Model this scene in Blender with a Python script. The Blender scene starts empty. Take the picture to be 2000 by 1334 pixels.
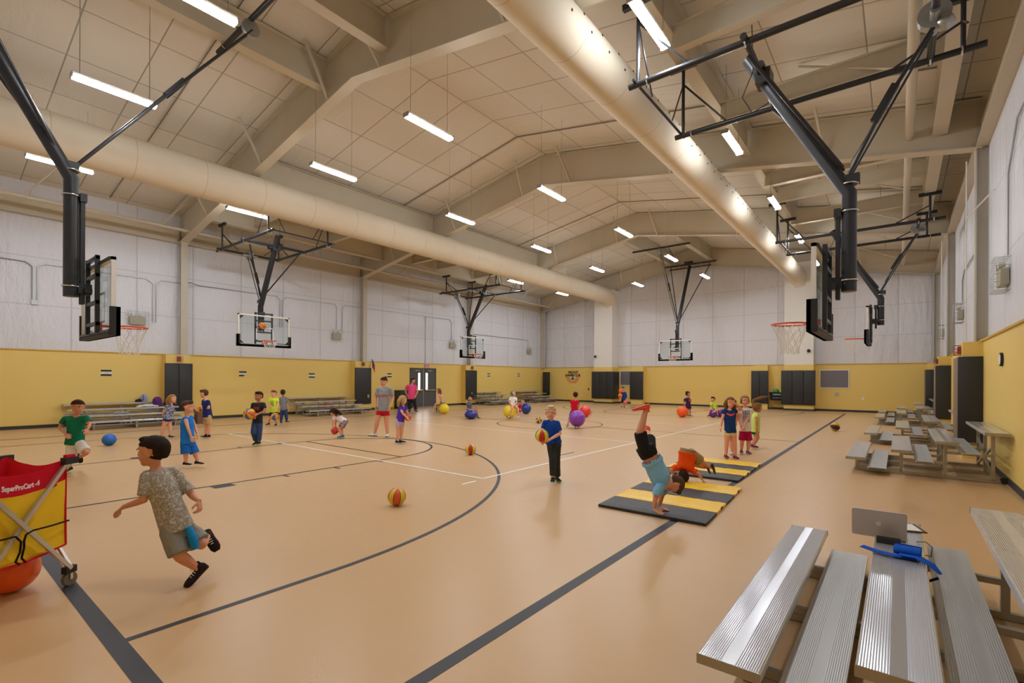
import bpy, bmesh, math, random
from mathutils import Vector, Matrix
random.seed(7)
sc = bpy.context.scene
COL = sc.collection
V = Vector
# ------------------------------------------------------------------ camera
CAM_H = 1.57; F_PX = 950.8; YAW = .6709; ROLL = .0047; HOR = 739.7
FWD = V((-math.sin(YAW), math.cos(YAW), 0)); RGT = V((math.cos(YAW), math.sin(YAW), 0)); UP = V((0, 0, 1))
cd = bpy.data.cameras.new('camera'); cam = bpy.data.objects.new('camera', cd); COL.objects.link(cam)
cd.sensor_width = 36; cd.lens = F_PX*36/2000; cd.shift_y = (HOR-667)/2000; cd.clip_start = .05; cd.clip_end = 200
_r = RGT*math.cos(ROLL)+UP*math.sin(ROLL); _u = UP*math.cos(ROLL)-RGT*math.sin(ROLL)
M = Matrix((( _r.x, _u.x, -FWD.x, 0), (_r.y, _u.y, -FWD.y, 0), (_r.z, _u.z, -FWD.z, CAM_H), (0, 0, 0, 1)))
cam.matrix_world = M
sc.camera = cam
# ------------------------------------------------------------------ world and exposure
w = bpy.data.worlds.new('world'); sc.world = w; w.use_nodes = True
w.node_tree.nodes['Background'].inputs[0].default_value = (.8, .9, 1, 1); w.node_tree.nodes['Background'].inputs[1].default_value = .3
sc.view_settings.view_transform = 'Standard'; sc.view_settings.look = 'None'; sc.view_settings.gamma = 1
sc.view_settings.use_curve_mapping = False; sc.view_settings.exposure = 0.0
sc.cycles.use_denoising = True; sc.cycles.max_bounces = 8; sc.cycles.diffuse_bounces = 5; sc.cycles.glossy_bounces = 4
sc.cycles.transparent_max_bounces = 10; sc.cycles.caustics_reflective = False; sc.cycles.caustics_refractive = False
LAMP = 118.0
# ------------------------------------------------------------------ helpers
def ray(u, v):
    a = (u-1000)/F_PX; b = (v-HOR)/F_PX; c, s = math.cos(ROLL), math.sin(ROLL)
    a, b = a*c+b*s, b*c-a*s
    return FWD+RGT*a-UP*b
def ground(u, v, z=0.):                       # point of the photo lying at height z
    r = ray(u, v); t = (z-CAM_H)/r.z; return V((r.x*t, r.y*t, z))
def deep(u, v, d):                            # point of the photo at distance d in front of the camera
    return V((0, 0, CAM_H))+ray(u, v)*d
def lin(c):
    c = c/255.
    return c/12.92 if c <= .04045 else ((c+.055)/1.055)**2.4
def rgb(r, g, b): return (lin(r), lin(g), lin(b), 1)
def tag(o, label=None, cat=None, group=None, kind=None):
    if label: o['label'] = label
    if cat: o['category'] = cat
    if group: o['group'] = group
    if kind: o['kind'] = kind
    return o
def empty(name, loc, rz=0, **k):
    o = bpy.data.objects.new(name, None); o.empty_display_size = .1; COL.objects.link(o); o.location = loc; o.rotation_euler = (0, 0, rz)
    return tag(o, **k)
MATS = {}
def mat(name, col, rough=.6, metal=0., spec=.5, emit=None, coat=0):
    if name in MATS: return MATS[name]
    m = bpy.data.materials.new(name); m.use_nodes = True; b = m.node_tree.nodes['Principled BSDF']
    b.inputs['Base Color'].default_value = col; b.inputs['Roughness'].default_value = rough; b.inputs['Metallic'].default_value = metal
    b.inputs['Specular IOR Level'].default_value = spec; b.inputs['Coat Weight'].default_value = coat
    if emit: b.inputs['Emission Color'].default_value = emit[0]; b.inputs['Emission Strength'].default_value = emit[1]
    MATS[name] = m; return m
class NT:                                     # small node helper
    def __init__(s, m): s.m = m; s.t = m.node_tree; s.b = s.t.nodes.get('Principled BSDF')
    def n(s, kind, **k):
        x = s.t.nodes.new(kind)
        for a, v in k.items(): setattr(x, a, v)
        return x
    def l(s, a, b): s.t.links.new(a, b)
    def math(s, op, a, b=None, c=None):
        x = s.t.nodes.new('ShaderNodeMath'); x.operation = op
        for i, q in enumerate((a, b, c)):
            if q is None: continue
            if isinstance(q, (int, float)): x.inputs[i].default_value = q
            else: s.l(q, x.inputs[i])
        return x.outputs[0]
    def mix(s, f, a, b):
        x = s.t.nodes.new('ShaderNodeMix'); x.data_type = 'RGBA'
        for i, q in ((0, f), (6, a), (7, b)):
            if isinstance(q, (int, float)): x.inputs[i].default_value = q
            elif isinstance(q, tuple): x.inputs[i].default_value = q
            else: s.l(q, x.inputs[i])
        return x.outputs[2]
    def coords(s, kind='Object', scale=None):
        c = s.n('ShaderNodeTexCoord').outputs[kind]
        if scale:
            mp = s.n('ShaderNodeMapping'); mp.inputs['Scale'].default_value = scale; s.l(c, mp.inputs[0]); c = mp.outputs[0]
        return c
    def noise(s, co, scale, detail=3, rough=.5):
        x = s.n('ShaderNodeTexNoise'); x.inputs['Scale'].default_value = scale; x.inputs['Detail'].default_value = detail; x.inputs['Roughness'].default_value = rough
        s.l(co, x.inputs['Vector']); return x.outputs[0]
    def ramp(s, f, stops, mode='LINEAR'):
        x = s.n('ShaderNodeValToRGB'); x.color_ramp.interpolation = mode; e = x.color_ramp.elements
        while len(e) < len(stops): e.new(.5)
        for q, (p, c) in zip(e, stops): q.position = p; q.color = c
        s.l(f, x.inputs[0]); return x.outputs[0]
    def bump(s, h, strength=.3, dist=.01):
        x = s.n('ShaderNodeBump'); x.inputs['Strength'].default_value = strength; x.inputs['Distance'].default_value = dist
        s.l(h, x.inputs['Height']); s.l(x.outputs[0], s.b.inputs['Normal'])
def G4(v): return (v, v, v, 1)

class MB:
    def __init__(s): s.v = []; s.f = []; s.mi = []; s.cur = 0
    def add(s, vs, fs):
        o = len(s.v); s.v += [V(p) for p in vs]; s.f += [tuple(i+o for i in f) for f in fs]; s.mi += [s.cur]*len(fs)
    def box(s, a, b, bev=0):
        x0, y0, z0 = a; x1, y1, z1 = b
        if bev:
            q = bev; vs = []; fs = []
            # chamfered box: three slabs merged as one hull
            bm = bmesh.new(); bmesh.ops.create_cube(bm, size=1)
            for v in bm.verts: v.co = V(((x0+x1)/2+v.co.x*(x1-x0), (y0+y1)/2+v.co.y*(y1-y0), (z0+z1)/2+v.co.z*(z1-z0)))
            bmesh.ops.bevel(bm, geom=bm.edges[:], offset=q, segments=2, affect='EDGES', profile=.5)
            bm.verts.index_update(); s.add([v.co.copy() for v in bm.verts], [[v.index for v in f.verts] for f in bm.faces]); bm.free(); return
        s.add([(x0, y0, z0), (x1, y0, z0), (x1, y1, z0), (x0, y1, z0), (x0, y0, z1), (x1, y0, z1), (x1, y1, z1), (x0, y1, z1)],
              [(0, 3, 2, 1), (4, 5, 6, 7), (0, 1, 5, 4), (1, 2, 6, 5), (2, 3, 7, 6), (3, 0, 4, 7)])
    def bar(s, p, q, w, h, up=(0, 0, 1)):     # rectangular bar from p to q
        p = V(p); q = V(q); d = (q-p).normalized(); up = V(up)
        if abs(d.dot(up)) > .98: up = V((0, 1, 0))
        x = d.cross(up).normalized(); y = x.cross(d)
        vs = []
        for e in (p, q):
            for a, b in ((-1, -1), (1, -1), (1, 1), (-1, 1)): vs.append(e+x*a*w/2+y*b*h/2)
        s.add(vs, [(0, 1, 2, 3), (7, 6, 5, 4), (0, 4, 5, 1), (1, 5, 6, 2), (2, 6, 7, 3), (3, 7, 4, 0)])
    def tube(s, pts, r, n=8, cap=True, closed=False):
        pts = [V(p) for p in pts]; k = len(pts); R = r if isinstance(r, (list, tuple)) else [r]*k
        vs = []; prev = None
        for i, p in enumerate(pts):
            if closed: t = pts[(i+1) % k]-pts[i-1]
            elif i == 0: t = pts[1]-p
            elif i == k-1: t = p-pts[i-1]
            else: t = (pts[i+1]-p).normalized()+(p-pts[i-1]).normalized()
            t.normalize()
            if prev is None:
                a = V((0, 0, 1)) if abs(t.z) < .9 else V((1, 0, 0)); x = t.cross(a).normalized()
            else: x = (prev-t*prev.dot(t)).normalized()
            prev = x; y = t.cross(x)
            m = 1.
            if 0 < i < k-1 and not closed: m = 1/max(.5, t.dot((pts[i+1]-p).normalized()))
            for j in range(n):
                a = 2*math.pi*j/n; vs.append(p+x*math.cos(a)*R[i]*m+y*math.sin(a)*R[i])
        fs = []
        for i in range(k if closed else k-1):
            for j in range(n):
                a = i*n+j; b = i*n+(j+1) % n; c = ((i+1) % k)*n+(j+1) % n; d = ((i+1) % k)*n+j; fs.append((a, b, c, d))
        if cap and not closed: fs += [tuple(range(n))[::-1], tuple(range((k-1)*n, k*n))]
        s.add(vs, fs)
    def ell(s, c, r, n=12, m=8, rot=None):
        c = V(c); r = (r, r, r) if isinstance(r, (int, float)) else r; vs = []; fs = []
        def P(v): return c+(rot@v if rot else v)
        vs.append(P(V((0, 0, r[2]))))
        for i in range(1, m):
            th = math.pi*i/m
            for j in range(n): ph = 2*math.pi*j/n; vs.append(P(V((r[0]*math.sin(th)*math.cos(ph), r[1]*math.sin(th)*math.sin(ph), r[2]*math.cos(th)))))
        vs.append(P(V((0, 0, -r[2]))))
        for j in range(n): fs.append((0, 1+j, 1+(j+1) % n))
        for i in range(m-2):
            for j in range(n): fs.append((1+i*n+j, 1+(i+1)*n+j, 1+(i+1)*n+(j+1) % n, 1+i*n+(j+1) % n))
        b = 1+(m-1)*n
        for j in range(n): fs.append((b, b-n+(j+1) % n, b-n+j))
        s.add(vs, fs)
    def prism(s, poly, z0, z1, frame=None):   # polygon in xy pushed from z0 to z1; frame maps (x,y,z)->world
        f = frame or (lambda x, y, z: V((x, y, z))); n = len(poly)
        s.add([f(x, y, z0) for x, y in poly]+[f(x, y, z1) for x, y in poly],
              [tuple(range(n))[::-1], tuple(range(n, 2*n))]+[(i, (i+1) % n, n+(i+1) % n, n+i) for i in range(n)])
    def build(s, name, m, parent=None, o=(0, 0, 0), smooth=None, **k):
        o = V(o); me = bpy.data.meshes.new(name); me.from_pydata([tuple(p-o) for p in s.v], [], s.f)
        for q in (m if isinstance(m, (list, tuple)) else [m]): me.materials.append(q)
        if any(s.mi): me.polygons.foreach_set('material_index', s.mi)
        me.validate(); bm = bmesh.new(); bm.from_mesh(me); bmesh.ops.recalc_face_normals(bm, faces=bm.faces); bm.to_mesh(me); bm.free()
        if smooth is not None:
            me.polygons.foreach_set('use_smooth', [True]*len(me.polygons))
            me.set_sharp_from_angle(angle=math.radians(smooth))
        ob = bpy.data.objects.new(name, me); COL.objects.link(ob)
        if parent: ob.parent = parent
        else: ob.location = o
        return tag(ob, **k)
def copy_tree(o, parent=None):
    c = o.copy(); COL.objects.link(c); c.parent = parent
    for ch in list(o.children): copy_tree(ch, c)
    return c
# ------------------------------------------------------------------ room numbers
XL, XR, YF, YN = -20.57, 1.44, 29.5, -1.55
RX = -9.6; RZ = 9.35; SL = .174; WT = 2.36
def ceil(x): return RZ-SL*abs(x-RX)
def rbot(x): return 8.3-SL*abs(x-RX)
# ------------------------------------------------------------------ materials
def m_insul(name, axis, col, dy=1.7, zs=(3.75, 5.2, 6.6), wr=.8, warm=None):
    m = mat(name, col, .34, 0, .5); t = NT(m); c = t.coords(); sep = t.n('ShaderNodeSeparateXYZ'); t.l(c, sep.inputs[0])
    u = sep.outputs[axis]; z = sep.outputs[2]
    fu = t.math('PINGPONG', t.math('DIVIDE', u, dy), .5)
    lu = t.math('LESS_THAN', fu, .012)
    L = lu
    for q in zs: L = t.math('MAXIMUM', L, t.math('LESS_THAN', t.math('ABSOLUTE', t.math('SUBTRACT', z, q)), .016))
    cc = t.mix(t.math('MULTIPLY', L, .24), col, rgb(120, 112, 100)); 
    mp = t.n('ShaderNodeMapping'); mp.inputs['Scale'].default_value = (1.6, 1.6, .55); t.l(c, mp.inputs[0])
    n1 = t.noise(mp.outputs[0], 2.2, 6, .62); mp2 = t.n('ShaderNodeMapping'); mp2.inputs['Rotation'].default_value = (.6, .6, .5); mp2.inputs['Scale'].default_value = (2.5, 2.5, .7); t.l(c, mp2.inputs[0])
    n2 = t.n('ShaderNodeTexVoronoi'); n2.feature = 'DISTANCE_TO_EDGE'; n2.inputs['Scale'].default_value = 1.1; t.l(mp2.outputs[0], n2.inputs['Vector'])
    pil = t.math('MULTIPLY', t.math('POWER', fu, .5), .9)
    h = t.math('ADD', t.math('ADD', n1, t.math('MULTIPLY', n2.outputs[0], .35)), pil); t.bump(h, wr, .12)
    t.l(cc, t.b.inputs['Base Color']); return m
insL = m_insul('wall_insulation', 1, rgb(222, 225, 235)); insF = m_insul('end_wall_insulation', 0, rgb(222, 223, 230))
def m_ceil():
    col = rgb(224, 219, 208); m = mat('ceiling_insulation', col, .75); t = NT(m); c = t.coords(); sep = t.n('ShaderNodeSeparateXYZ'); t.l(c, sep.inputs[0])
    ax = t.math('ABSOLUTE', t.math('SUBTRACT', sep.outputs[0], RX))
    fx = t.math('PINGPONG', t.math('DIVIDE', ax, 1.52), .5); fy = t.math('PINGPONG', t.math('DIVIDE', t.math('ADD', sep.outputs[1], .3), 1.27), .5)
    n = t.noise(c, .35, 2); 
    L = t.math('MAXIMUM', t.math('LESS_THAN', fx, .008), t.math('LESS_THAN', fy, .011))
    cc = t.mix(t.math('MULTIPLY', L, .55), t.mix(n, col, rgb(212, 205, 193)), rgb(104, 92, 74)); t.l(cc, t.b.inputs['Base Color'])
    mp = t.n('ShaderNodeMapping'); mp.inputs['Scale'].default_value = (.5, 1.6, 1); t.l(c, mp.inputs[0])
    h = t.math('ADD', t.math('MULTIPLY', t.noise(mp.outputs[0], 2.2, 4), .6), t.math('ADD', t.math('POWER', fx, .4), t.math('POWER', fy, .4)))
    t.bump(h, .5, .12); return m
ceilM = m_ceil()
def m_yellow():
    col = rgb(234, 205, 118); m = mat('yellow_paint', col, .5); t = NT(m); c = t.coords()
    t.l(t.mix(t.math('MULTIPLY', t.noise(c, 1.1, 4), .35), col, rgb(226, 194, 104)), t.b.inputs['Base Color']); t.bump(t.noise(c, 40, 2), .05, .004); return m
yel = m_yellow()
yel2 = mat('yellow_trim', rgb(206, 168, 62), .5)
def m_floor():
    a = rgb(208, 173, 130); m = mat('rubber_floor', a, .3, 0, .4); t = NT(m); c = t.coords()
    n = t.noise(c, .5, 5, .6); n2 = t.noise(c, 9, 3); cc = t.mix(n, a, rgb(201, 163, 117)); cc = t.mix(t.math('MULTIPLY', t.math('GREATER_THAN', t.noise(c, 60, 1), .74), .15), cc, rgb(150, 115, 80))
    t.l(cc, t.b.inputs['Base Color']); t.l(t.math('ADD', t.math('MULTIPLY', n2, .12), .27), t.b.inputs['Roughness']); t.bump(n2, .06, .01); return m
flo = m_floor()
def noisy(name, c1, c2, rough, scale=3, metal=0, bump=0, bs=20):
    m = mat(name, c1, rough, metal); t = NT(m); c = t.coords()
    t.l(t.mix(t.noise(c, scale, 4), c1, c2), t.b.inputs['Base Color'])
    if bump: t.bump(t.noise(c, bs, 3), bump, .01)
    return m
steel = noisy('cream_steel_paint', rgb(206, 197, 178), rgb(197, 187, 166), .55, 1.5)
steelg = noisy('column_steel_paint', rgb(200, 194, 180), rgb(186, 180, 166), .55, 1.5)
duct = noisy('fabric_duct', rgb(226, 216, 196), rgb(218, 207, 186), .72, 1.5, 0, .25, 3)
def ductlines():
    t = NT(duct); c = t.coords(); sep = t.n('ShaderNodeSeparateXYZ'); t.l(c, sep.inputs[0])
    f = t.math('PINGPONG', t.math('DIVIDE', sep.outputs[1], 1.5), .5); L = t.math('MULTIPLY', t.math('LESS_THAN', f, .006), .35)
    old = t.b.inputs['Base Color'].links[0].from_socket
    t.l(t.mix(L, old, rgb(140, 115, 85)), t.b.inputs['Base Color'])
ductlines()
blk = noisy('black_painted_steel', rgb(38, 40, 44), rgb(30, 31, 34), .38, 6); blk2 = mat('black_rubber', rgb(30, 30, 32), .6)
padm = noisy('black_vinyl_padding', rgb(44, 45, 46), rgb(38, 39, 40), .5, 2, 0, .1, 8)
basem = mat('dark_rubber_base', rgb(48, 48, 50), .55)
lineB = noisy('black_court_paint', rgb(44, 44, 52), rgb(38, 38, 45), .5, 8); lineW = mat('white_court_paint', rgb(240, 236, 226), .45)
white = mat('white_paint', rgb(226, 224, 218), .5); galv = noisy('galvanised_metal', rgb(190, 192, 192), rgb(160, 162, 162), .35, 5, .8)
chrome = mat('bright_metal', rgb(205, 205, 205), .25, 1)
def m_alu(name, rough, col, rib=.55, metal=.85):
    m = mat(name, col, rough, metal); t = NT(m); c = t.coords(); sep = t.n('ShaderNodeSeparateXYZ'); t.l(c, sep.inputs[0])
    wv = t.math('PINGPONG', t.math('DIVIDE', sep.outputs[0], .0095), .5); band = t.math('GREATER_THAN', t.math('ABSOLUTE', t.math('SUBTRACT', sep.outputs[0], .135)), .028)
    n = t.noise(t.coords('Object', (6, .6, 1)), 2, 5)
    t.l(t.mix(n, col, tuple(x*.84 for x in col[:3])+(1,)), t.b.inputs['Base Color'])
    t.l(t.math('ADD', t.math('MULTIPLY', n, .12), rough-.05), t.b.inputs['Roughness'])
    t.bump(t.math('MULTIPLY', wv, band), rib, .004); return m
alu = m_alu('polished_aluminium_plank', .2, rgb(216, 220, 230), .45, .6); aluf = m_alu('matt_aluminium_foot_plank', .45, rgb(204, 206, 206), .35, .45)
aluframe = noisy('aluminium_frame', rgb(184, 180, 170), rgb(150, 146, 136), .38, 6, .55)
edgem = mat('vinyl_edge_reflection', rgb(128, 108, 92), .6)  # tan light reflected off the black pad edge, put into its colour
orange = mat('orange_rim_paint', rgb(225, 66, 22), .4); netm = mat('white_net_cord', rgb(232, 230, 224), .8)
def m_glass():
    m = bpy.data.materials.new('backboard_glass'); m.use_nodes = True; t = m.node_tree; t.nodes.clear(); o = t.nodes.new('ShaderNodeOutputMaterial')
    mx = t.nodes.new('ShaderNodeMixShader'); tr = t.nodes.new('ShaderNodeBsdfTransparent'); gl = t.nodes.new('ShaderNodeBsdfGlossy'); fr = t.nodes.new('ShaderNodeLayerWeight'); pw = t.nodes.new('ShaderNodeMath'); pw.operation = 'POWER'; pw.inputs[1].default_value = 3.5; ad = t.nodes.new('ShaderNodeMath'); ad.operation = 'MULTIPLY_ADD'; ad.inputs[1].default_value = .45; ad.inputs[2].default_value = .03; t.links.new(fr.outputs['Facing'], pw.inputs[0]); t.links.new(pw.outputs[0], ad.inputs[0])
    tr.inputs[0].default_value = (.92, .965, .96, 1); gl.inputs['Roughness'].default_value = .03; 
    t.links.new(ad.outputs[0], mx.inputs[0]); t.links.new(tr.outputs[0], mx.inputs[1]); t.links.new(gl.outputs[0], mx.inputs[2]); t.links.new(mx.outputs[0], o.inputs[0]); return m
glass = m_glass()
# ------------------------------------------------------------------ lamps: linear fixtures hung in rows under the roof
lens = mat('lamp_lens', (1, 1, 1, 1), .4, emit=((.935, .965, 1, 1), LAMP))
def make_lamp():
    r = empty('linear_light', (0, 0, 0)); b = MB(); b.box((-.07, -.6, 0), (.07, .6, .05)); b.build('housing', white, r, smooth=30)
    b = MB(); p = [(-.075, 0), (-.05, -.045), (.05, -.045), (.075, 0)]
    b.prism(p, -.6, .6, lambda x, y, z: V((x, z, y))); b.build('lens', lens, r)
    for q in (-1, 1): b = MB(); b.box((-.077, min(q*.6, q*.62), -.04), (.077, max(q*.6, q*.62), .05)); b.build('end_cap', galv, r)
    return r
lamp0 = make_lamp(); first = True
rowname = {-15.95: 'outer left row', -11.1: 'row left of the ridge', -7.57: 'row right of the ridge', -2.85: 'outer right row'}
ordn = ['nearest the camera', 'second from the camera', 'third from the camera', 'fourth from the camera', 'fifth from the camera', 'farthest from the camera']
for X in (-15.95, -11.1, -7.57, -2.85):
    for i, Y in enumerate((1.83, 6.17, 10.67, 15.2, 19.75, 24.3)):
        if X < -15 and i in (2, 3): continue
        o = lamp0 if first else copy_tree(lamp0); first = False
        o.location = (X, Y+.6, 6.73)
        pl = ordn[i]
        if X < -15: pl = {0: ordn[0], 1: ordn[1], 4: 'third from the camera', 5: ordn[5]}[i]
        if X > -3: pl = 'beyond the photo top edge' if i == 0 else (ordn[5] if i == 5 else ordn[i-1])
        tag(o, 'hanging white linear lamp, %s in the %s' % (pl, rowname[X]), 'ceiling light', 'hanging linear lamps')
        for dy in (-.5, .5): b = MB(); b.tube([(X, Y+.6+dy, 6.78), (X, Y+.6+dy, ceil(X)-.03)], .006, 4); b.build('suspension_wire', steelg, o, o.location)
# ------------------------------------------------------------------ shell
b = MB(); b.box((XL-.2, YN-.2, -.2), (XR+.2, YF+.2, 0)); fl = b.build('floor', flo, kind='structure')
b = MB()
for s in (-1, 1):
    x0 = RX; x1 = XL-.2 if s < 0 else XR+.2
    b.add([(x0, YN-.2, RZ), (x1, YN-.2, ceil(x1)), (x1, YF+.2, ceil(x1)), (x0, YF+.2, RZ), (x0, YN-.2, RZ+.2), (x1, YN-.2, ceil(x1)+.2), (x1, YF+.2, ceil(x1)+.2), (x0, YF+.2, RZ+.2)],
          [(0, 1, 2, 3), (4, 7, 6, 5), (0, 4, 5, 1), (1, 5, 6, 2), (2, 6, 7, 3)])
b.build('ceiling', ceilM, kind='structure')
b = MB(); b.box((XL-.25, YN-.2, WT-.3), (XL, YF+.2, 7.7)); b.build('wall_left', insL, kind='structure')
b = MB(); b.box((XR, YN-.2, WT-.3), (XR+.25, YF+.2, 7.7)); b.build('wall_right', insL, kind='structure')
gab = [(XL-.2, WT-.3), (XR+.2, WT-.3), (XR+.2, 7.5), (RX, 9.5), (XL-.2, 7.5)]
b = MB(); b.prism(gab, YF, YF+.25, lambda x, y, z: V((x, z, y))); b.build('wall_back', insF, kind='structure')
b = MB(); b.prism(gab, YN-.25, YN, lambda x, y, z: V((x, z, y))); b.build('wall_front', insF, kind='structure')
WD = .12                                       # the yellow lower wall stands proud of the insulation
CY = [6.4, 14.0, 21.5]
def wains(name, a, c):
    b = MB(); b.box(a, c); return b.build(name, yel, kind='structure')
wains('trim_1', (XL-.2, YN, 0), (XL+WD, YF, WT)); wains('trim_2', (XR-WD, YN, 0), (XR+.2, YF, WT)); wains('trim_3', (XL, YF-WD, 0), (XR, YF+.2, WT)); wains('trim_4', (XL, YN-.2, 0), (XR, YN+WD, WT))
b = MB(); b.box((XL, YN, WT), (XL+WD+.03, YF, WT+.035)); b.box((XR-WD-.03, YN, WT), (XR, YF, WT+.035)); b.box((XL, YF-WD-.03, WT), (XR, YF, WT+.035)); b.build('trim_5', yel2, kind='structure')
b = MB(); b.box((XL, YN, 0), (XL+WD+.015, YF, .1)); b.build('baseboard_left', basem, kind='structure')
b = MB(); b.box((XR-WD-.015, YN, 0), (XR, YF, .1)); b.build('baseboard_right', basem, kind='structure')
b = MB(); b.box((XL, YF-WD-.015, 0), (XR, YF, .1)); b.build('baseboard_back', basem, kind='structure')
# ------------------------------------------------------------------ court lines (painted on the floor)
def strip(b, p, q, w, z=.002):
    p = V((p[0], p[1], 0)); q = V((q[0], q[1], 0)); d = (q-p).normalized(); n = V((-d.y, d.x, 0))*w/2
    b.add([p-n+V((0, 0, z)), q-n+V((0, 0, z)), q+n+V((0, 0, z)), p+n+V((0, 0, z))], [(0, 1, 2, 3)])
def arc(b, c, r, a0, a1, w, n=48, z=.0024):
    vs = []; fs = []
    for i in range(n+1):
        a = a0+(a1-a0)*i/n
        for q in (r-w/2, r+w/2): vs.append((c[0]+q*math.cos(a), c[1]+q*math.sin(a), z))
    for i in range(n): fs.append((2*i, 2*i+1, 2*i+3, 2*i+2))
    b.add(vs, fs)
b = MB(); SXR, SXL, BN, BF, MID = -1.943, -17.26, .799, 27.64, 14.22; lw = .05
for X in (SXR, SXL): strip(b, (X, BN), (X, BF), .09)
for Y in (BN, BF): strip(b, (SXL, Y), (SXR, Y), .1, .0018)
strip(b, (SXL, MID), (SXR, MID), lw, .0022); arc(b, (RX, MID), 1.83, 0, 2*math.pi, lw, 72)
for s, Y0 in ((1, BN), (-1, BF)):
    hy = Y0+s*1.575; ft = Y0+s*5.44
    for X in (-7.756, -11.44):
        strip(b, (X, Y0), (X, ft), lw, .0022)
        so = 1 if X > RX else -1
        strip(b, (X, Y0+s*2.12), (X+so*.22, Y0+s*2.12), .28 if 1 else lw, .0026)
        for m_ in (3.05, 3.95, 4.85): strip(b, (X, Y0+s*m_), (X+so*.2, Y0+s*m_), lw, .0026)
    strip(b, (-11.44, ft), (-7.756, ft), lw, .0024); arc(b, (RX, ft), 1.83, 0, s*math.pi, lw, 40)
    arc(b, (RX, hy-s*.25), 6.0, 0, s*math.pi, lw, 90)
    for X in (RX-6.0, RX+6.0): strip(b, (X, Y0), (X, hy-s*.25), lw, .0022)
strip(b, (-5.44, 8.2), (-5.44, 9.0), lw)
tag(b.build('court_line_black', lineB, fl, smooth=None), kind='structure')
b = MB()
for X in (-14.6, -5.1): strip(b, (X, 5.7), (X, 22.7), .05, .003)
for Y in (5.7, 11.38, 17.05, 22.7): strip(b, (-14.6, Y), (-5.1, Y), .05, .0032)
strip(b, (-5.06, 5.2), (-5.06, 5.5), .05, .003)
tag(b.build('court_line_white', lineW, fl), kind='structure')
# ------------------------------------------------------------------ steel frames
def frame(Y, n):
    r = empty('roof_frame', (RX, Y, 0), kind='structure'); o = r.location
    b = MB(); t = .02
    for s in (-1, 1):
        xe = XL+.1 if s < 0 else XR-.1
        P = [(RX, rbot(RX)), (xe, rbot(xe)), (xe, ceil(xe)-.02), (RX, ceil(RX)-.02)]
        b.prism(P, Y-.01, Y+.01, lambda x, y, z: V((x, z, y)))
        for k in (1.4, 5.2, 8.0):
            X = RX+s*k; b.bar((X, Y, rbot(X)), (X, Y, ceil(X)-.03), .12, .012, (0, 1, 0))
    b.build('rafter_web', steel, r, o)
    b = MB()
    for s in (-1, 1):
        xe = XL+.1 if s < 0 else XR-.1
        b.bar((RX, Y, rbot(RX)), (xe, Y, rbot(xe)), .26, .025); b.bar((RX, Y, ceil(RX)-.04), (xe, Y, ceil(xe)-.04), .26, .025)
    b.build('rafter_flange', steel, r, o)
    for s in (-1, 1):
        w = XL if s < 0 else XR; dep = .38 if s < 0 else .19
        a, c = (w, w+dep) if s < 0 else (w-dep, w)
        top = rbot(a if s < 0 else c)+.9
        b = MB(); b.box((a, Y-.012, WT), (c, Y+.012, 7.4))
        fx = c if s < 0 else a
        b.box((fx-.012, Y-.11, WT), (fx+.012, Y+.11, rbot(fx)-.01)); b.build('column', steelg, r, o)
        b = MB()
        for k in (1.0, 4.4, 8.2):
            X = RX+s*k
            for q in ((-1, 1) if Y < 29 and Y > -1 else ((1,) if Y < 0 else (-1,))):
                b.bar((X, Y+q*.1, rbot(X)+.03), (X-s*.15, Y+q*.75, ceil(X)-.03), .05, .05)
        b.build('flange_brace', steel, r, o)
for i, Y in enumerate((-1.3, 6.4, 14.0, 21.5, 29.2)): frame(Y, i)
# beams running between the frames
def ibeam(name, p, q, w, h, label=None):
    p = V(p); q = V(q); b = MB(); b.bar(p+V((0, 0, .012)), q+V((0, 0, .012)), w, .022); b.bar(p+V((0, 0, h-.01)), q+V((0, 0, h-.01)), w, .022); b.bar(p+V((0, 0, h/2)), q+V((0, 0, h/2)), .02, h-.02)
    return b.build(name, steel, o=p, kind='structure')
for a, c in ((6.5, 13.9), (14.1, 21.4)):
    for X, z in ((.68, 6.85), (-3.15, 7.45), (-18.75, 7.0), (-15.3, 7.5)): ibeam('roof_beam', (X, a, z), (X, c, z), .25, ceil(X)-z-.05)
for a, c in ((-1.2, 6.3), (21.6, 29.1)):
    for X in (-8.45, -10.75): ibeam('roof_beam', (X, a, 8.42), (X, c, 8.42), .25, ceil(X)-8.45)
for Y in (8.2, 11.1, 15.6, 17.2, 20.0):
    ibeam('cross_beam', (-3.05, Y, 7.15), (.6, Y, 7.15), .16, .42); ibeam('cross_beam', (-18.65, Y, 7.15), (-15.4, Y, 7.15), .16, .42)
for a, c in ((-1.2, 6.3), (6.5, 13.9), (14.1, 21.4), (21.6, 29.1)):
    b = MB(); b.box((XL, a, 6.45), (XL+.12, c, 6.95)); b.box((XL, a, 6.42), (XL+.22, c, 6.45)); b.build('eave_beam', steel, o=(XL, a, 6.4), kind='structure')
    b = MB(); b.box((XR-.12, a, 6.45), (XR, c, 6.95)); b.box((XR-.2, a, 6.42), (XR, c, 6.45)); b.build('eave_beam', steel, o=(XR, a, 6.4), kind='structure')
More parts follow.
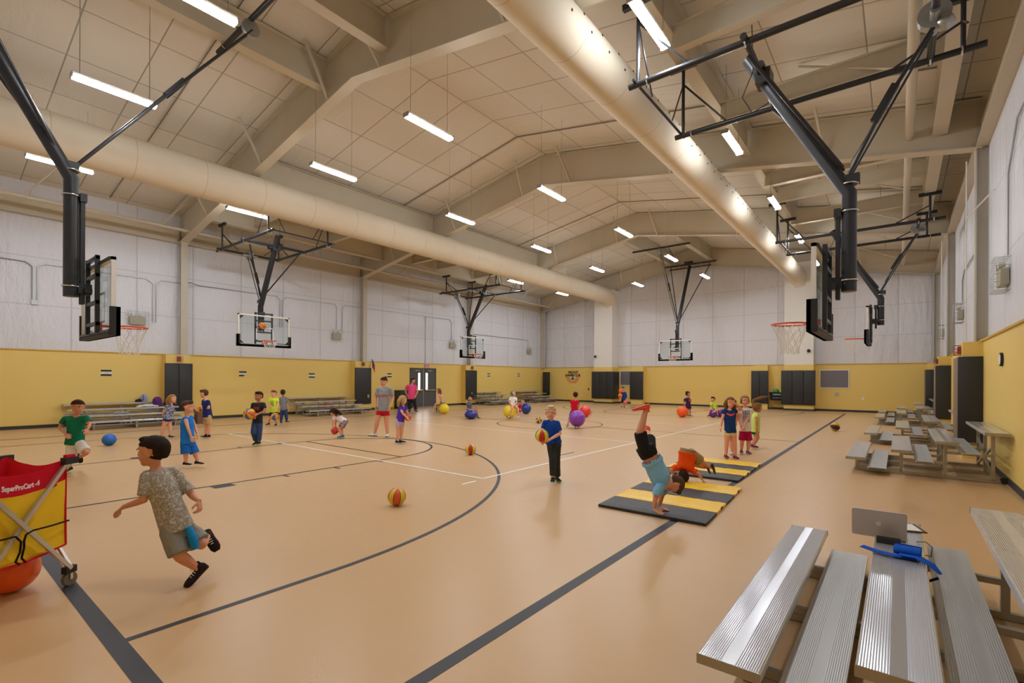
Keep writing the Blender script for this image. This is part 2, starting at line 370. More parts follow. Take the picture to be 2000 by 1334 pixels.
# ducts and their shafts
def ductf(X, z, r, label, shx):
    b = MB(); n = 36
    b.tube([(X, YN+.05, z), (X, 8, z), (X, 16, z), (X, 24, z), (X, 28.0, z)]+[(X+(shx-X)*t, 28.0+.9*math.sin(t*1.57), z-.5*(1-math.cos(t*1.57))) for t in (.25, .5, .75, 1)], r, n)
    d = b.build('air_duct', duct, o=(X, 14, z), smooth=50); tag(d, label, 'air duct', 'fabric air ducts'); return d
d1 = ductf(-14.6, 6.87, .49, 'long cream round duct along the left half of the roof', -14.9)
d2 = ductf(-4.1, 6.95, .385, 'long cream round duct with air holes along the right half of the roof', -3.98)
b = MB()
for i in range(46):
    for s, ph in ((0, .35), (1, -.1)):
        y = 1.2+i*.58+s*.2; c = V((-4.1+.385*math.cos(ph), y, 6.95+.385*math.sin(ph))); b.ell(c, (.014, .022, .022), 6, 4)
b.build('air_hole', blk2, d2, d2.location)
def shaft(x0, x1, y0, top, nm):
    b = MB(); b.box((x0, y0, WT), (x1, YF, top)); o = b.build(nm, white, o=(x0, y0, 0), kind='structure')
    b = MB(); b.box((x0-.01, y0-.01, 0), (x1+.01, YF, WT)); c = b.build('lower_casing', yel, o, (x0, y0, 0))
    b = MB(); b.box((x0-.02, y0-.02, 0), (x1+.02, YF, .1)); b.build('base', basem, o, (x0, y0, 0))
shaft(-15.72, -14.42, 28.5, 7.35, 'duct_shaft'); shaft(-4.65, -3.35, 28.6, 7.6, 'duct_shaft')
# pipes
def pipe(name, pts, r, label, cat, m=white, n=8, group=None):
    b = MB(); b.tube(pts, r, n); o = b.build(name, m, o=pts[0], smooth=50); return tag(o, label, cat, group)
p = pipe('sprinkler_pipe', [(-19.4, YN+.1, 6.66), (-19.4, 29.0, 6.66)], .055, 'long white pipe running above the left wall below the eave', 'pipe', steel)
b = MB()
for i in range(9):
    y = 1.0+i*3.3; b.tube([(-19.4, y, 6.66), (-19.4, y, ceil(-19.4))], .012, 5); b.tube([(-19.4, y+1.2, 6.7), (-19.0, y+1.9, ceil(-19.0))], .025, 6)
b.build('pipe_hanger', steel, p, p.location)
p = pipe('sprinkler_pipe', [(.17, YN+.1, 6.98), (.17, 29.0, 6.98)], .08, 'thick white pipe running beside the right wall under the roof', 'pipe', steel, 12)
b = MB()
for i in range(9):
    y = .6+i*3.4; b.tube([(.17, y, 6.98), (.17, y, ceil(.17))], .014, 5); b.tube([(.1, y+.1, 7.0), (-1.6, y+.5, ceil(-1.6)-.05)], .025, 6)
b.build('pipe_hanger', steel, p, p.location)
# ------------------------------------------------------------------ wall pads
def pad(name, x0, x1, y0, y1, z0, z1, n, axis, label, m=None):
    r = empty(name, ((x0+x1)/2, (y0+y1)/2, z0), label=label, cat='wall pad', group='black wall pads')
    for i in range(n):
        b = MB()
        if axis == 'y': a = y0+(y1-y0)*i/n; c = y0+(y1-y0)*(i+1)/n; b.box((x0, a+.003, z0), (x1, c-.003, z1), .02)
        else: a = x0+(x1-x0)*i/n; c = x0+(x1-x0)*(i+1)/n; b.box((a+.003, y0, z0), (c-.003, y1, z1), .02)
        b.build('panel', m or padm, r, r.location, smooth=40)
    return r
for i, (y0, y1, n) in enumerate(((5.76, 6.62, 2), (13.35, 14.25, 1), (20.85, 21.8, 1))):
    b = MB(); b.box((XL, y0+.05, 0), (XL+.5, y1-.05, WT)); o = b.build('column_casing', yel, o=(XL, y0, 0), kind='structure')
    b = MB(); b.box((XL, y0+.05, 0), (XL+.515, y1-.05, .1)); b.build('base', basem, o, o.location)
    pad('wall_pad', XL+.5, XL+.57, y0, y1, .33, 2.06, n, 'y', 'black padding on the left wall column, %s' % ('nearest the camera behind the first bleacher', 'between the middle bleacher and the doors', 'beyond the double doors')[i])
for i, y in enumerate((13.9, 21.4, 28.95)):
    b = MB(); b.box((XR-.42, y-.45, 0), (XR, y+.45, WT)); o = b.build('column_casing', yel, o=(XR, y, 0), kind='structure')
    pad('wall_pad', XR-.5, XR, y-.53, y-.46, .33, 2.06, 1, 'x', 'black padding facing the camera on the right wall column, %s' % ('nearest', 'second', 'farthest')[i])
    pad('wall_pad', XR-.5, XR-.43, y-.45, y+.45, .33, 2.06, 1, 'y', 'thin edge coloured as a tan reflection on the court side of the %s right wall column pad' % ('nearest', 'second', 'farthest')[i], edgem)
pad('wall_pad', -15.85, -14.3, 28.4, 28.47, .3, 2.06, 3, 'x', 'black padding on the front of the left duct shaft on the back wall')
pad('wall_pad', -14.38, -14.3, 28.48, 29.3, .3, 2.06, 1, 'y', 'black padding on the side of the left duct shaft, beside the small grille')
for a, c, lb in ((-13.4, -12.5, 'to the right of the small grille'), (-6.3, -5.45, 'left of the ball cart')):
    b = MB(); b.box((a+.05, YF-.5, 0), (c-.05, YF, WT)); o = b.build('column_casing', yel, o=(a, YF-.5, 0), kind='structure')
    pad('wall_pad', a, c, YF-.57, YF-.5, .3, 2.06, 1 if a < -10 else 2, 'x', 'black padding on the back wall column '+lb)
pad('wall_pad', -4.78, -3.25, 28.5, 28.57, .3, 2.06, 3, 'x', 'wide black padding on the right duct shaft on the back wall')
pad('wall_pad', XL+.35, XL+.95, YF-.45, YF-.38, .3, 2.06, 1, 'x', 'narrow black padding in the far left corner')
# ------------------------------------------------------------------ writing
def text(body, size, mat_, frame, parent, name, o=(0, 0, 0), depth=.002, bold=0, squeeze=1., label=None, align='CENTER'):
    cu = bpy.data.curves.new(name, 'FONT'); cu.body = body; cu.size = size; cu.align_x = align; cu.align_y = 'CENTER'; cu.extrude = depth; cu.offset = bold; cu.resolution_u = 3
    tmp = bpy.data.objects.new('tmp', cu); COL.objects.link(tmp); dg = bpy.context.evaluated_depsgraph_get(); dg.update()
    me = bpy.data.meshes.new_from_object(tmp.evaluated_get(dg)); bpy.data.objects.remove(tmp); bpy.data.curves.remove(cu)
    me.name = name; o = V(o)
    for v in me.vertices: v.co = frame(v.co.x*squeeze, v.co.y, v.co.z)-o
    me.materials.clear(); me.materials.append(mat_); ob = bpy.data.objects.new(name, me); COL.objects.link(ob)
    if parent: ob.parent = parent
    return tag(ob, label)
ink = mat('black_ink', rgb(24, 24, 24), .6); paper = mat('white_paper', rgb(232, 232, 228), .7); redink = mat('red_ink', rgb(214, 52, 44), .6)
# ------------------------------------------------------------------ hanging basketball goals
def goal(bx, by, f, zr, label, amin, amax, roof=False, hx=()):
    f = V((f[0], f[1], 0)); sd = V((-f.y, f.x, 0)); B = V((bx, by, 0))
    P = lambda a, s, z: B+f*a+sd*s+V((0, 0, z))
    r = empty('basketball_goal', P(0, 0, zr), label=label, cat='basketball hoop', group='roof hung basketball goals'); o = r.location
    def bx3(b, a0, a1, s0, s1, z0, z1):
        b.add([P(a, s, z) for z in (z0, z1) for a, s in ((a0, s0), (a1, s0), (a1, s1), (a0, s1))], [(0, 3, 2, 1), (4, 5, 6, 7), (0, 1, 5, 4), (1, 2, 6, 5), (2, 3, 7, 6), (3, 0, 4, 7)])
    W = .90; z0 = zr-.15; z1 = z0+1.07
    b = MB(); bx3(b, -.012, 0, -W+.03, W-.03, z0+.03, z1-.03); b.build('backboard_glass', glass, r, o)
    b = MB(); bx3(b, -.05, .006, -W, -W+.045, z0, z1); bx3(b, -.05, .006, W-.045, W, z0, z1); bx3(b, -.05, .006, -W, W, z1-.045, z1); bx3(b, -.05, .006, -W, W, z0, z0+.045)
    b.build('backboard_edge', white, r, o)
    b = MB(); t = .035
    for s in (-.305, .305-t): bx3(b, .001, .004, s, s+t, zr+.03, zr+.49)
    bx3(b, .001, .004, -.305, .305, zr+.455, zr+.49); bx3(b, .001, .004, -.305, .305, zr+.03, zr+.06)
    b.build('target_square', white, r, o)
    b = MB()
    for s in (-1, 1):
        for z, q in ((z1-.06, -1), (z0+.06, 1)): b.add([P(.003, s*(W-.06), z), P(.003, s*(W-.2), z), P(.003, s*(W-.06), z+q*.12)], [(0, 1, 2)])
    bx3(b, .002, .004, .42, .72, z0+.075, z0+.1)
    b.build('corner_mark', ink, r, o)
    b = MB()
    for s in (-.32, .26): bx3(b, -.11, -.055, s+.01, s+.055, z0+.02, z1+.1)
    for z in (z1+.04, z1-.22, zr+.3, zr-.02): bx3(b, -.105, -.06, -.31, .31, z, z+.05)
    bx3(b, -.075, -.05, -W+.02, W-.02, z1-.04, z1-.005); bx3(b, -.075, -.05, -W+.02, W-.02, z0+.005, z0+.04)
    b.build('backboard_frame', blk, r, o)
    b = MB(); bx3(b, -.07, .05, -W-.03, W+.03, z0-.05, z0+.0)
    for s in (-1, 1): bx3(b, -.07, .05, min(s*(W-.01), s*(W+.035)), max(s*(W-.01), s*(W+.035)), z0-.05, z0+.36)
    bx3(b, .0, .05, -W-.03, W+.03, z0-.05, z0+.035)
    for s in (-1, 1): bx3(b, .0, .05, min(s*(W-.06), s*(W+.035)), max(s*(W-.06), s*(W+.035)), z0-.05, z0+.36)
    b.build('edge_padding', blk2, r, o)
    b = MB(); b.tube([P(.38+.229*math.cos(a), .229*math.sin(a), zr) for a in [2*math.pi*i/32 for i in range(32)]], .011, 8, closed=True)
    rim = b.build('rim', orange, r, o, smooth=60)
    b = MB(); bx3(b, 0, .02, -.08, .08, zr-.1, zr+.05); bx3(b, .02, .17, -.07, .07, zr-.012, zr+.008)
    b.add([P(.0, -.07, zr-.1), P(.0, .07, zr-.1), P(.17, .05, zr-.01), P(.17, -.05, zr-.01)], [(0, 1, 2, 3)])
    for s in (-1, 1): b.bar(P(.02, s*.1, zr-.005), P(.25, s*.2, zr-.005), .02, .012)
    b.build('bracket', orange, rim, o)
    b = MB(); N = 12; lv = 5
    rr = [.225, .2, .165, .14, .125, .12]; zz = [0, -.09, -.18, -.27, -.36, -.43]
    for j in range(N):
        for sgn in (-1, 1):
            pts = []
            for i in range(lv+1):
                a = 2*math.pi*(j+sgn*.5*i+.5*0)/N+.05*math.sin(3*i+j); pts.append(P(.38+rr[i]*math.cos(a)+.012*math.sin(j*2.1+i), rr[i]*math.sin(a), zr+zz[i]+.012*math.sin(j*1.7)))
            b.tube(pts, .0045, 4, cap=False)
    b.build('net', netm, rim, o)
    # mast, height adjuster
    zb = 4.12 if not roof else 4.5
    top = P(.95, 0, 6.45) if not roof else P(-2.3, 0, 8.2)
    b = MB(); R = .09; b.tube([P(-.33, 0, zr+.4), P(-.33, 0, zb), top], R, 20); mast = b.build('mast', blk, r, o, smooth=50)
    for z in (zr+.55, zb-.25, zb+.12):
        b = MB(); n = 20; c = P(-.33, 0, z); b.tube([c+f*((R+.012)*math.cos(2*math.pi*i/n))+sd*((R+.012)*math.sin(2*math.pi*i/n)) for i in range(n)], .01, 6, closed=True)
        b.build('u_bolt', chrome, mast, o, smooth=60)
    b = MB()
    for s in (-.06, .04): bx3(b, -.23, -.18, s, s+.02, zr+.3, zb-.2)
    bx3(b, -.26, -.1, -.07, .07, zr+.45, zr+.6); bx3(b, -.24, -.16, -.08, .08, zb-.32, zb-.2)
    bx3(b, -.2, -.12, -.2, .2, zr+.46, zr+.52); b.build('height_adjuster', blk, r, o)
    # braces
    if not roof:
        pz, pa = 6.12, .76; ba, bz = -1.2, 6.1
    else: pz, pa = 8.2, -2.3; ba, bz = 2.2, 8.2
    for s in (-1, 1):
        b = MB(); b.tube([P(pa, s*(.85 if not roof else 1.1), pz-.12), P(-.26 if not roof else -.5, s*.05, zb+.35)], .024, 8); b.build('side_brace', blk, r, o, smooth=50)
    mz = zb+.18
    kn = P(ba, 0, bz-.1).lerp(P(-.3, 0, mz), .48)+f*(.05 if not roof else .0)+V((0, 0, .03))
    b = MB(); b.tube([P(ba, .03, bz-.1), kn+sd*.03, P(-.3, .03, mz)], .026, 8); b.tube([P(ba, -.07, bz-.1), P(-.3, -.05, mz-.02)], .014, 8)
    b.bar(kn+(P(ba, 0, bz)-kn).normalized()*.22+sd*.03, kn-(P(ba, 0, bz)-kn).normalized()*.25+sd*.03, .09, .07, sd)
    bx3(b, -.45, -.25, -.07, .07, mz-.06, mz+.06); br = b.build('folding_brace', blk, r, o, smooth=50)
    # overhead frame
    def clampn(b, c, d, rr):
        n = 12; d = d.normalized(); x = d.cross(V((0, 0, 1))).normalized()
        b.tube([c+x*(rr*math.cos(2*math.pi*i/n))+V((0, 0, rr*math.sin(2*math.pi*i/n))) for i in range(n)], .011, 5, closed=True)
    if not roof:
        for s in (-1.0, 1.0):
            b = MB(); b.tube([P(amin, s, 6.1), P(amax, s, 6.1)], .045, 12); b.build('long_frame_pipe', blk, r, o, smooth=50)
        for a, q in ((pa, .045), (ba, .045), (amax-.12, .022)):
            b = MB(); b.tube([P(a, -1.12, 6.1+.02), P(a, 1.12, 6.1+.02)], q, 10); b.build('cross_frame_pipe', blk, r, o, smooth=50)
        for s in (-1, 1):
            for h in hx:
                a = (h[0]-bx)*f.x; zt = h[1]
                b = MB(); b.tube([P(a, s, 6.1), P(a, s, zt)], .03, 8); b.tube([P(a, s-.35, zt-.02), P(a, s+.35, zt-.02)], .03, 8)if False else b.bar(P(a-.25, s, zt-.03), P(a+.25, s, zt-.03), .08, .09)
                q = -1 if a > 0 else 1
                b.tube([P(a, s, zt-.35), P(a+q*.75, s, 6.14)], .018, 6); b.tube([P(a, s, zt-.35), P(a, s*.45, 6.16)], .014, 6)
                b.build('hanger', blk, r, o, smooth=50)
        for s in (-1, 1):
            for a in (pa, ba, amin+.25, amax-.3): b = MB(); clampn(b, P(a, s, 6.1), f, .058); b.build('pipe_clamp', chrome, r, o, smooth=60)
        b = MB(); b.tube([P(ba, -.06, 6.14), P(ba, .06, 6.14)], .17, 18); b.ell(P(ba-.1, 0, 6.02), (.1, .1, .1), 10, 8); b.tube([P(ba, -.26, 6.08), P(ba, .26, 6.08)], .05, 10)
        b.build('gear_winch', galv, r, o, smooth=40)
        b = MB(); b.tube([P(pa-.05, -.22, 6.05), P(pa-.05, .05, 6.05)], .075, 14); b.tube([P(pa-.02, .1, 6.18), P(pa-.02, .24, 6.18)], .06, 12); bx3(b, pa-.14, pa+.06, -.1, .16, 5.96, 6.16)
        b.build('hoist_motor', blk, r, o, smooth=40)
        pw = [P(pa+.1, .1, 6.2), P(pa+.25, .1, 5.85), P(pa+.12, .05, 5.6), P(pa-.1, 0, 5.7)]
        b = MB(); b.tube(pw, .008, 5); b.tube([P(pa+.1, .1, 6.2), P(pa+.12, .1, 6.9)], .008, 5); b.build('power_cord', blk2, r, o)
        b = MB(); b.tube([P(ba, .05, 6.0), P(-.35, .05, zb+.4)], .004, 4); b.build('hoist_cable', blk2, r, o)
    else:
        for a in (pa, ba):
            b = MB(); b.tube([P(a, -1.5, 8.32), P(a, 1.5, 8.32)], .05, 12); b.build('cross_frame_pipe', blk, r, o, smooth=50)
            for s in (-1.15, 1.15): b = MB(); clampn(b, P(a, s, 8.33), sd, .07); b.build('pipe_clamp', chrome, r, o, smooth=60)
        b = MB(); b.tube([P(pa, -1.2, 8.12), P(pa, 1.2, 8.12)], .035, 10)
        for s in (-1.1, 1.1): b.bar(P(pa, s, 8.12), P(pa, s, 8.32), .04, .04)
        b.tube([P(ba, .4, 8.3), P(pa, -.6, 8.3)], .02, 6); b.build('pivot_pipe', blk, r, o, smooth=50)
        b = MB(); b.tube([P(pa+.1, -.25, 8.4), P(pa+.1, .2, 8.4)], .08, 12); b.build('hoist_motor', blk, r, o, smooth=40)
        b = MB(); b.tube([P(ba, -.04, 8.15), P(ba, .04, 8.15)], .16, 16); b.build('gear_winch', galv, r, o, smooth=40)
    return r
goal(-9.6, 1.91, (0, 1), 2.355, 'basketball goal at the near end, seen from behind at the left edge', 0, 0, True)
goal(-9.6, 26.48, (0, -1), 2.80, 'basketball goal hanging before the back wall on the centre line', 0, 0, True)
goal(-17.68, 8.1, (1, 0), 2.855, 'basketball goal nearer the camera by the left wall, with a ball before its glass', -1.5, 2.72, hx=((-18.75, 7.0), (-15.3, 7.5)))
goal(-17.75, 19.0, (1, 0), 2.85, 'basketball goal farther away by the left wall, past the doors', -1.5, 2.72, hx=((-18.75, 7.0), (-15.3, 7.5)))
goal(-.864, 8.05, (-1, 0), 2.38, 'large basketball goal nearest the right wall with its thick black mast', -1.78, 2.43, hx=((.68, 6.85), (-3.15, 7.4)))
goal(-.765, 19.0, (-1, 0), 2.895, 'small distant basketball goal near the right wall, behind the large one', -1.78, 2.43, hx=((.68, 6.85), (-3.15, 7.4)))
# ------------------------------------------------------------------ bleachers
def make_bleacher(L, k=1.):
    r = empty('bleacher', (0, 0, 0)); Z = [.28*k, .45*k, .63*k, .8*k]; X = [0, .61, 1.16, 1.71]; W = .27
    plank = []
    for i in range(4):
        b = MB(); x = X[i]; z = Z[i]; P = [(x, z-.045), (x+.012, z-.045), (x+.012, z-.012), (x+W-.012, z-.012), (x+W-.012, z-.045), (x+W, z-.045), (x+W, z-.006), (x+W-.006, z), (x+.006, z), (x, z-.006)]
        b.prism(P, 0, L, lambda x, y, z: V((x, z, y))); p = b.build('seat_plank', alu, r, (x, 0, z), smooth=30); p.location = (x, 0, z)
        for q in (-.004, L): b = MB(); b.box((x-.002, q, z-.046), (x+W+.002, q+.004, z)); b.build('end_cap', aluframe, p, (x, 0, z))
    for i, (x, z, w_) in enumerate(((.3, .13*k, .25), (.915, .3*k, .225), (1.46, .47*k, .22))):
        b = MB(); P = [(x, z-.035), (x+.01, z-.035), (x+.01, z-.01), (x+w_-.01, z-.01), (x+w_-.01, z-.035), (x+w_, z-.035), (x+w_, z), (x, z)]
        b.prism(P, 0, L, lambda x, y, z: V((x, z, y))); fp = b.build('foot_plank', aluf, r, (x, 0, z), smooth=30); fp.location = (x, 0, z)
    for y in ([.5, L-.5] if L < 2.2 else [.42, L/2, L-.42]):
        b = MB(); q = .045
        b.bar((.1, y, .03), (1.93, y, .03), q, q)
        for i, (x, z) in enumerate(zip(X, Z)):
            xc = x+W/2; b.bar((xc, y, .03), (xc, y, z-.05), q, q); b.bar((x+.03, y, z-.06), (x+W-.03, y, z-.06), q, .03)
            if i < 3: zz = (.13, .3, .47)[i]*k-.055; b.bar((xc, y, zz), (X[i+1]+W/2, y, zz), q, .04)
        b.build('support_frame', aluframe, r)
    b = MB(); y0, y1 = .42, L-.42
    b.bar((1.84, y0, .08), (1.84, y1, .55*k), .03, .03); b.bar((1.84, y1, .08), (1.84, y0, .55*k), .03, .03); b.build('rear_brace', aluframe, r)
    for y in (y0, y1):
        b = MB(); b.tube([(1.97, y-.02, .05), (1.97, y+.02, .05)], .05, 14); b.build('wheel', blk2, r, smooth=40)
    return r
bl = make_bleacher(2.6); bl.location = (-.74, 2.35, 0); tag(bl, 'large aluminium bleacher in the foreground holding the laptop', 'bleacher', 'bleachers along the right wall')
for (x, y, lb) in ((-.70, 10.05, 'nearest of the bleachers by the right wall beyond the laptop'), (-.66, 14.85, 'second bleacher beyond the laptop, beside the nearest black column pad'), (-.66, 21.45, 'third bleacher beyond the laptop along the right wall'), (-.66, 25.3, 'farthest bleacher by the right wall, before the back wall')):
    c = copy_tree(bl); c.location = (x, y, 0); tag(c, lb)
bl3 = make_bleacher(2.9, .9); bl3.rotation_euler = (0, 0, math.pi); bl3.location = (-18.4, 6.05, 0); tag(bl3, 'white looking bleacher by the left wall holding bags and clothes', 'bleacher', 'bleachers along the left wall')
for (y, lb) in ((13.1, 'bleacher by the left wall in front of which a girl bends down'), (24.2, 'left wall bleacher just beyond the column past the doors'), (28.6, 'bleacher in the far left corner of the gym')):
    c = copy_tree(bl3); c.location = (-18.4, y, 0); tag(c, lb)
# ------------------------------------------------------------------ double doors
def door():
    X = XL+WD; r = empty('door_1', (X, 17.9, 0), kind='structure'); o = r.location; y0, y1, zt = 17.02, 18.78, 2.08; ym = 17.9
    dk = mat('dark_grey_door_paint', rgb(84, 85, 88), .45)
    lit = mat('daylight_pane', (1, 1, 1, 1), .3, emit=((1, .99, .97, 1), 14.))
    b = MB(); b.box((X-.05, y0-.05, 0), (X+.05, y0, zt+.05)); b.box((X-.05, y1, 0), (X+.05, y1+.05, zt+.05)); b.box((X-.05, y0-.05, zt), (X+.05, y1+.05, zt+.05)); b.build('door_frame', dk, r, o)
    for a, c, l0, sg in ((y0, ym-.01, 17.55, 1), (ym+.01, y1, 18.08, -1)):
        b = MB(); z0, z1 = .95, 1.85; w_ = .13
        b.box((X-.02, a, .02), (X+.03, l0, zt)); b.box((X-.02, l0+w_, .02), (X+.03, c, zt)); b.box((X-.02, l0, .02), (X+.03, l0+w_, z0)); b.box((X-.02, l0, z1), (X+.03, l0+w_, zt))
        d = b.build('door_leaf', dk, r, o)
        b = MB(); b.box((X, l0, z0), (X+.012, l0+w_, z1)); b.build('window_lite', lit, d, o)
        b = MB(); b.bar((X+.09, a+.12, .92), (X+.09, c-.12, .92), .05, .06); b.box((X+.03, a+.1, .88), (X+.1, a+.16, .97)); b.box((X+.03, c-.16, .88), (X+.1, c-.1, .97)); b.build('panic_bar', chrome, d, o)
        b = MB(); b.box((X+.03, (a+c)/2-.15, 1.96), (X+.08, (a+c)/2+.15, 2.02)); b.build('door_closer', galv, d, o)
    b = MB(); b.box((X+.03, ym-.02, .02), (X+.045, ym+.02, zt)); b.box((X+.03, y0, .0), (X+.06, y1, .02)); b.build('astragal', galv, r, o)
door()
F_left = lambda cy, cz, off: (lambda x, y, z: V((XL+WD+off+z, cy+x, cz+y)))      # writing on the left wall reads towards +Y
# exit sign over the doors
def exit_sign():
    c = V((XL+WD, 18.15, 2.26)); r = empty('exit_sign', c, label='small red and white exit sign above the double doors', cat='exit sign')
    b = MB(); b.box((c.x, c.y-.17, c.z-.1), (c.x+.06, c.y+.17, c.z+.1), .008); b.build('housing', mat('pale_red_sign', rgb(226, 190, 190), .5), r, c)
    text('EXIT', .17, redink, lambda x, y, z: V((c.x+.062+z, c.y+x, c.z+y)), r, 'lettering', c, bold=.004)
exit_sign()
# striped room signs on the left wall
signs = [(4.25, 1.70, 'first striped sign on the left wall, above the nearest bleacher'), (8.52, 1.715, 'striped sign on the left wall with a small yellow note at its corner'), (11.43, 1.67, 'striped sign above the second left wall bleacher'), (15.65, 1.715, 'striped sign left of the double doors, behind the woman in grey'), (23.38, 1.80, 'striped sign right of the column beyond the doors'), (26.5, 1.825, 'striped sign nearest the far left corner')]
for i, (y, z, lb) in enumerate(signs):
    c = V((XL+WD, y, z)); r = empty('striped_sign', c, label=lb, cat='sign', group='black and white striped signs'); w_ = .14; h = .1
    b = MB(); b.box((c.x, y-w_, z-h), (c.x+.006, y+w_, z-h*.4)); b.box((c.x, y-w_, z+h*.4), (c.x+.006, y+w_, z+h)); b.build('black_stripe', ink, r, c)
    b = MB(); b.box((c.x, y-w_, z-h*.4), (c.x+.006, y+w_, z+h*.4)); b.build('white_band', paper, r, c)
    b = MB(); b.box((c.x+.006, y-.07, z-.008), (c.x+.007, y+.07, z+.008)); b.build('faint_print', mat('grey_print', rgb(150, 150, 150), .7), r, c)
    if i == 1: b = MB(); b.box((c.x+.006, y+.04, z-.13), (c.x+.009, y+.15, z-.05)); b.build('note', mat('yellow_note', rgb(226, 214, 90), .6), r, c)
# banner on the back wall
def banner():
    X = -17.88; Y = YF-WD-.004; r = empty('wall_lettering', (X, Y, 1.3), label='WILDCAT RUNNERS CLUB lettering with red footprints on the back wall', cat='wall sign'); o = r.location
    F = lambda cx, cz: (lambda x, y, z: V((cx+x, Y-z, cz+y)))
    text('WILDCAT', .23, ink, F(X+.02, 2.03), r, 'lettering', o, bold=.012, squeeze=.8); text('RUNNERS CLUB', .23, ink, F(X, 1.82), r, 'lettering', o, bold=.012, squeeze=.72)
    pm = mat('grey_paw', rgb(90, 96, 92), .6); b = MB(); b.prism([(X+.13*math.cos(a)*(1 if math.sin(a) > 0 else .8), 1.6+.11*math.sin(a)) for a in [i*math.pi/6 for i in range(12)]], Y-.004, Y, lambda x, y, z: V((x, z, y))); b.build('paw_mark', pm, r, o)
    wm = paper; b = MB(); b.prism([(X-.26, 1.72), (X+.26, 1.72), (X, 1.45)], Y-.002, Y+.001, lambda x, y, z: V((x, z, y))); b.build('white_shield', wm, r, o)
    b = MB(); random.seed(3)
    for row in range(5):
        for k in range(-7, 8):
            z = 1.68-.085*row-.0-(.03*math.cos(k*.25)); x = X+k*.085+.04*(row % 2)
            if abs(x-X) < .24-.1*row/2 and row < 3: continue
            if abs(x-X) > .62-.09*row*.8: continue
            a = random.uniform(-.4, .4); pts = [(x+.024*math.cos(t)*math.cos(a)-.04*math.sin(t)*math.sin(a), z+.024*math.cos(t)*math.sin(a)+.04*math.sin(t)*math.cos(a)) for t in [i*math.pi/4 for i in range(8)]]
            b.prism(pts, Y-.003, Y, lambda x, y, z: V((x, z, y)))
    b.build('footprint_pattern', redink, r, o)
banner()
# grilles on the back wall
def grille(x0, x1, z0, z1, label):
    Y = YF-WD; r = empty('air_grille', ((x0+x1)/2, Y, z0), label=label, cat='vent grille', group='air grilles'); o = r.location
    b = MB(); t = .04
    for a in ((x0-t, x1+t, z1, z1+t), (x0-t, x1+t, z0-t, z0), (x0-t, x0, z0, z1), (x1, x1+t, z0, z1)): b.box((a[0], Y-.03, a[2]), (a[1], Y, a[3]))
    b.build('frame', white, r, o)
    b = MB(); b.box((x0, Y-.004, z0), (x1, Y, z1)); b.build('backing', mat('grille_dark', rgb(120, 118, 124), .6), r, o)
    b = MB(); n = int((x1-x0)/.035)
    for i in range(n): x = x0+(i+.5)*(x1-x0)/n; b.box((x-.006, Y-.02, z0), (x+.006, Y-.004, z1))
    b.build('fin', mat('grille_fin', rgb(150, 148, 156), .4, .4), r, o)
grille(-3.13, -1.95, 1.2, 2.06, 'large square return air grille on the back wall right of the wide black pad'); grille(-14.24, -13.5, 1.2, 2.08, 'narrow air grille between two black pads on the back wall')
# caged emergency lights
def caged(x, y, z, s, label, sc_=1.):
    r = empty('emergency_light', (x, y, z), label=label, cat='emergency light', group='caged emergency lights'); o = r.location
    d = .2; bx = lambda a0, a1: (min(x+s*a0, x+s*a1), max(x+s*a0, x+s*a1))
    b = MB(); a = bx(.01, .12); b.box((a[0], y-.22, z-.18), (a[1], y+.22, z+.1), .01); b.build('battery_box', mat('beige_plastic', rgb(176, 172, 150), .5), r, o)
    for q in (-.13, .13):
        b = MB(); b.tube([(x+s*.05, y+q, z+.17), (x+s*.14, y+q, z+.16)], [.04, .06], 12); b.build('lamp_head', white, r, o, smooth=40)
    b = MB(); w_ = .29; h = .27; R = .004
    for k in range(7):
        yy = y-w_+2*w_*k/6; b.tube([(x, yy, z-h), (x+s*d, yy, z-h), (x+s*d, yy, z+h), (x, yy, z+h)], R, 4)
    for k in range(5):
        zz = z-h+2*h*k/4; b.tube([(x, y-w_, zz), (x+s*d, y-w_, zz), (x+s*d, y+w_, zz), (x, y+w_, zz)], R, 4)
    b.build('wire_cage', galv, r, o)
for y, lb in ((5.1, 'beside the near hoop net'), (12.68, 'between the near goal and the second column'), (20.2, 'left of the farther left goal'), (27.75, 'near the far left corner')): caged(XL, y, 3.55, 1, 'caged emergency light on the left wall '+lb)
for y, z, lb in ((11.6, 3.35, 'nearest the camera'), (18.9, 3.5, 'second from the camera'), (26.4, 3.55, 'farthest from the camera')): caged(XR, y, z, -1, 'caged emergency light on the right wall, '+lb)
# fire alarm strobes in red cages
def strobe(x, y, z, s, label):
    r = empty('fire_alarm', (x, y, z), label=label, cat='fire alarm', group='red fire alarms'); o = r.location
    b = MB(); b.box((min(x, x+s*.06), y-.06, z-.08), (max(x, x+s*.06), y+.06, z+.08), .006); b.build('strobe_box', mat('alarm_red', rgb(160, 60, 56), .5), r, o)
    b = MB()
    for k in range(4): zz = z-.1+.2*k/3; b.tube([(x, y-.09, zz), (x+s*.11, y-.09, zz), (x+s*.11, y+.09, zz), (x, y+.09, zz)], .004, 4)
    for k in range(4): yy = y-.09+.18*k/3; b.tube([(x, yy, z-.1), (x+s*.11, yy, z-.1), (x+s*.11, yy, z+.1), (x, yy, z+.1)], .004, 4)
    b.build('wire_cage', mat('cage_red', rgb(150, 80, 76), .5), r, o)
strobe(XL+.5, 6.2, 2.22, 1, 'red fire alarm above the nearest left wall pad'); strobe(XL+.5, 13.8, 2.24, 1, 'red fire alarm beside the small flag')
strobe(XL+.5, 21.4, 2.22, 1, 'red fire alarm on the column beyond the doors'); strobe(XR-.42, 13.75, 2.2, -1, 'red caged fire alarm on the nearest right column'); strobe(XR-.42, 21.2, 2.2, -1, 'red caged fire alarm on the second right column')
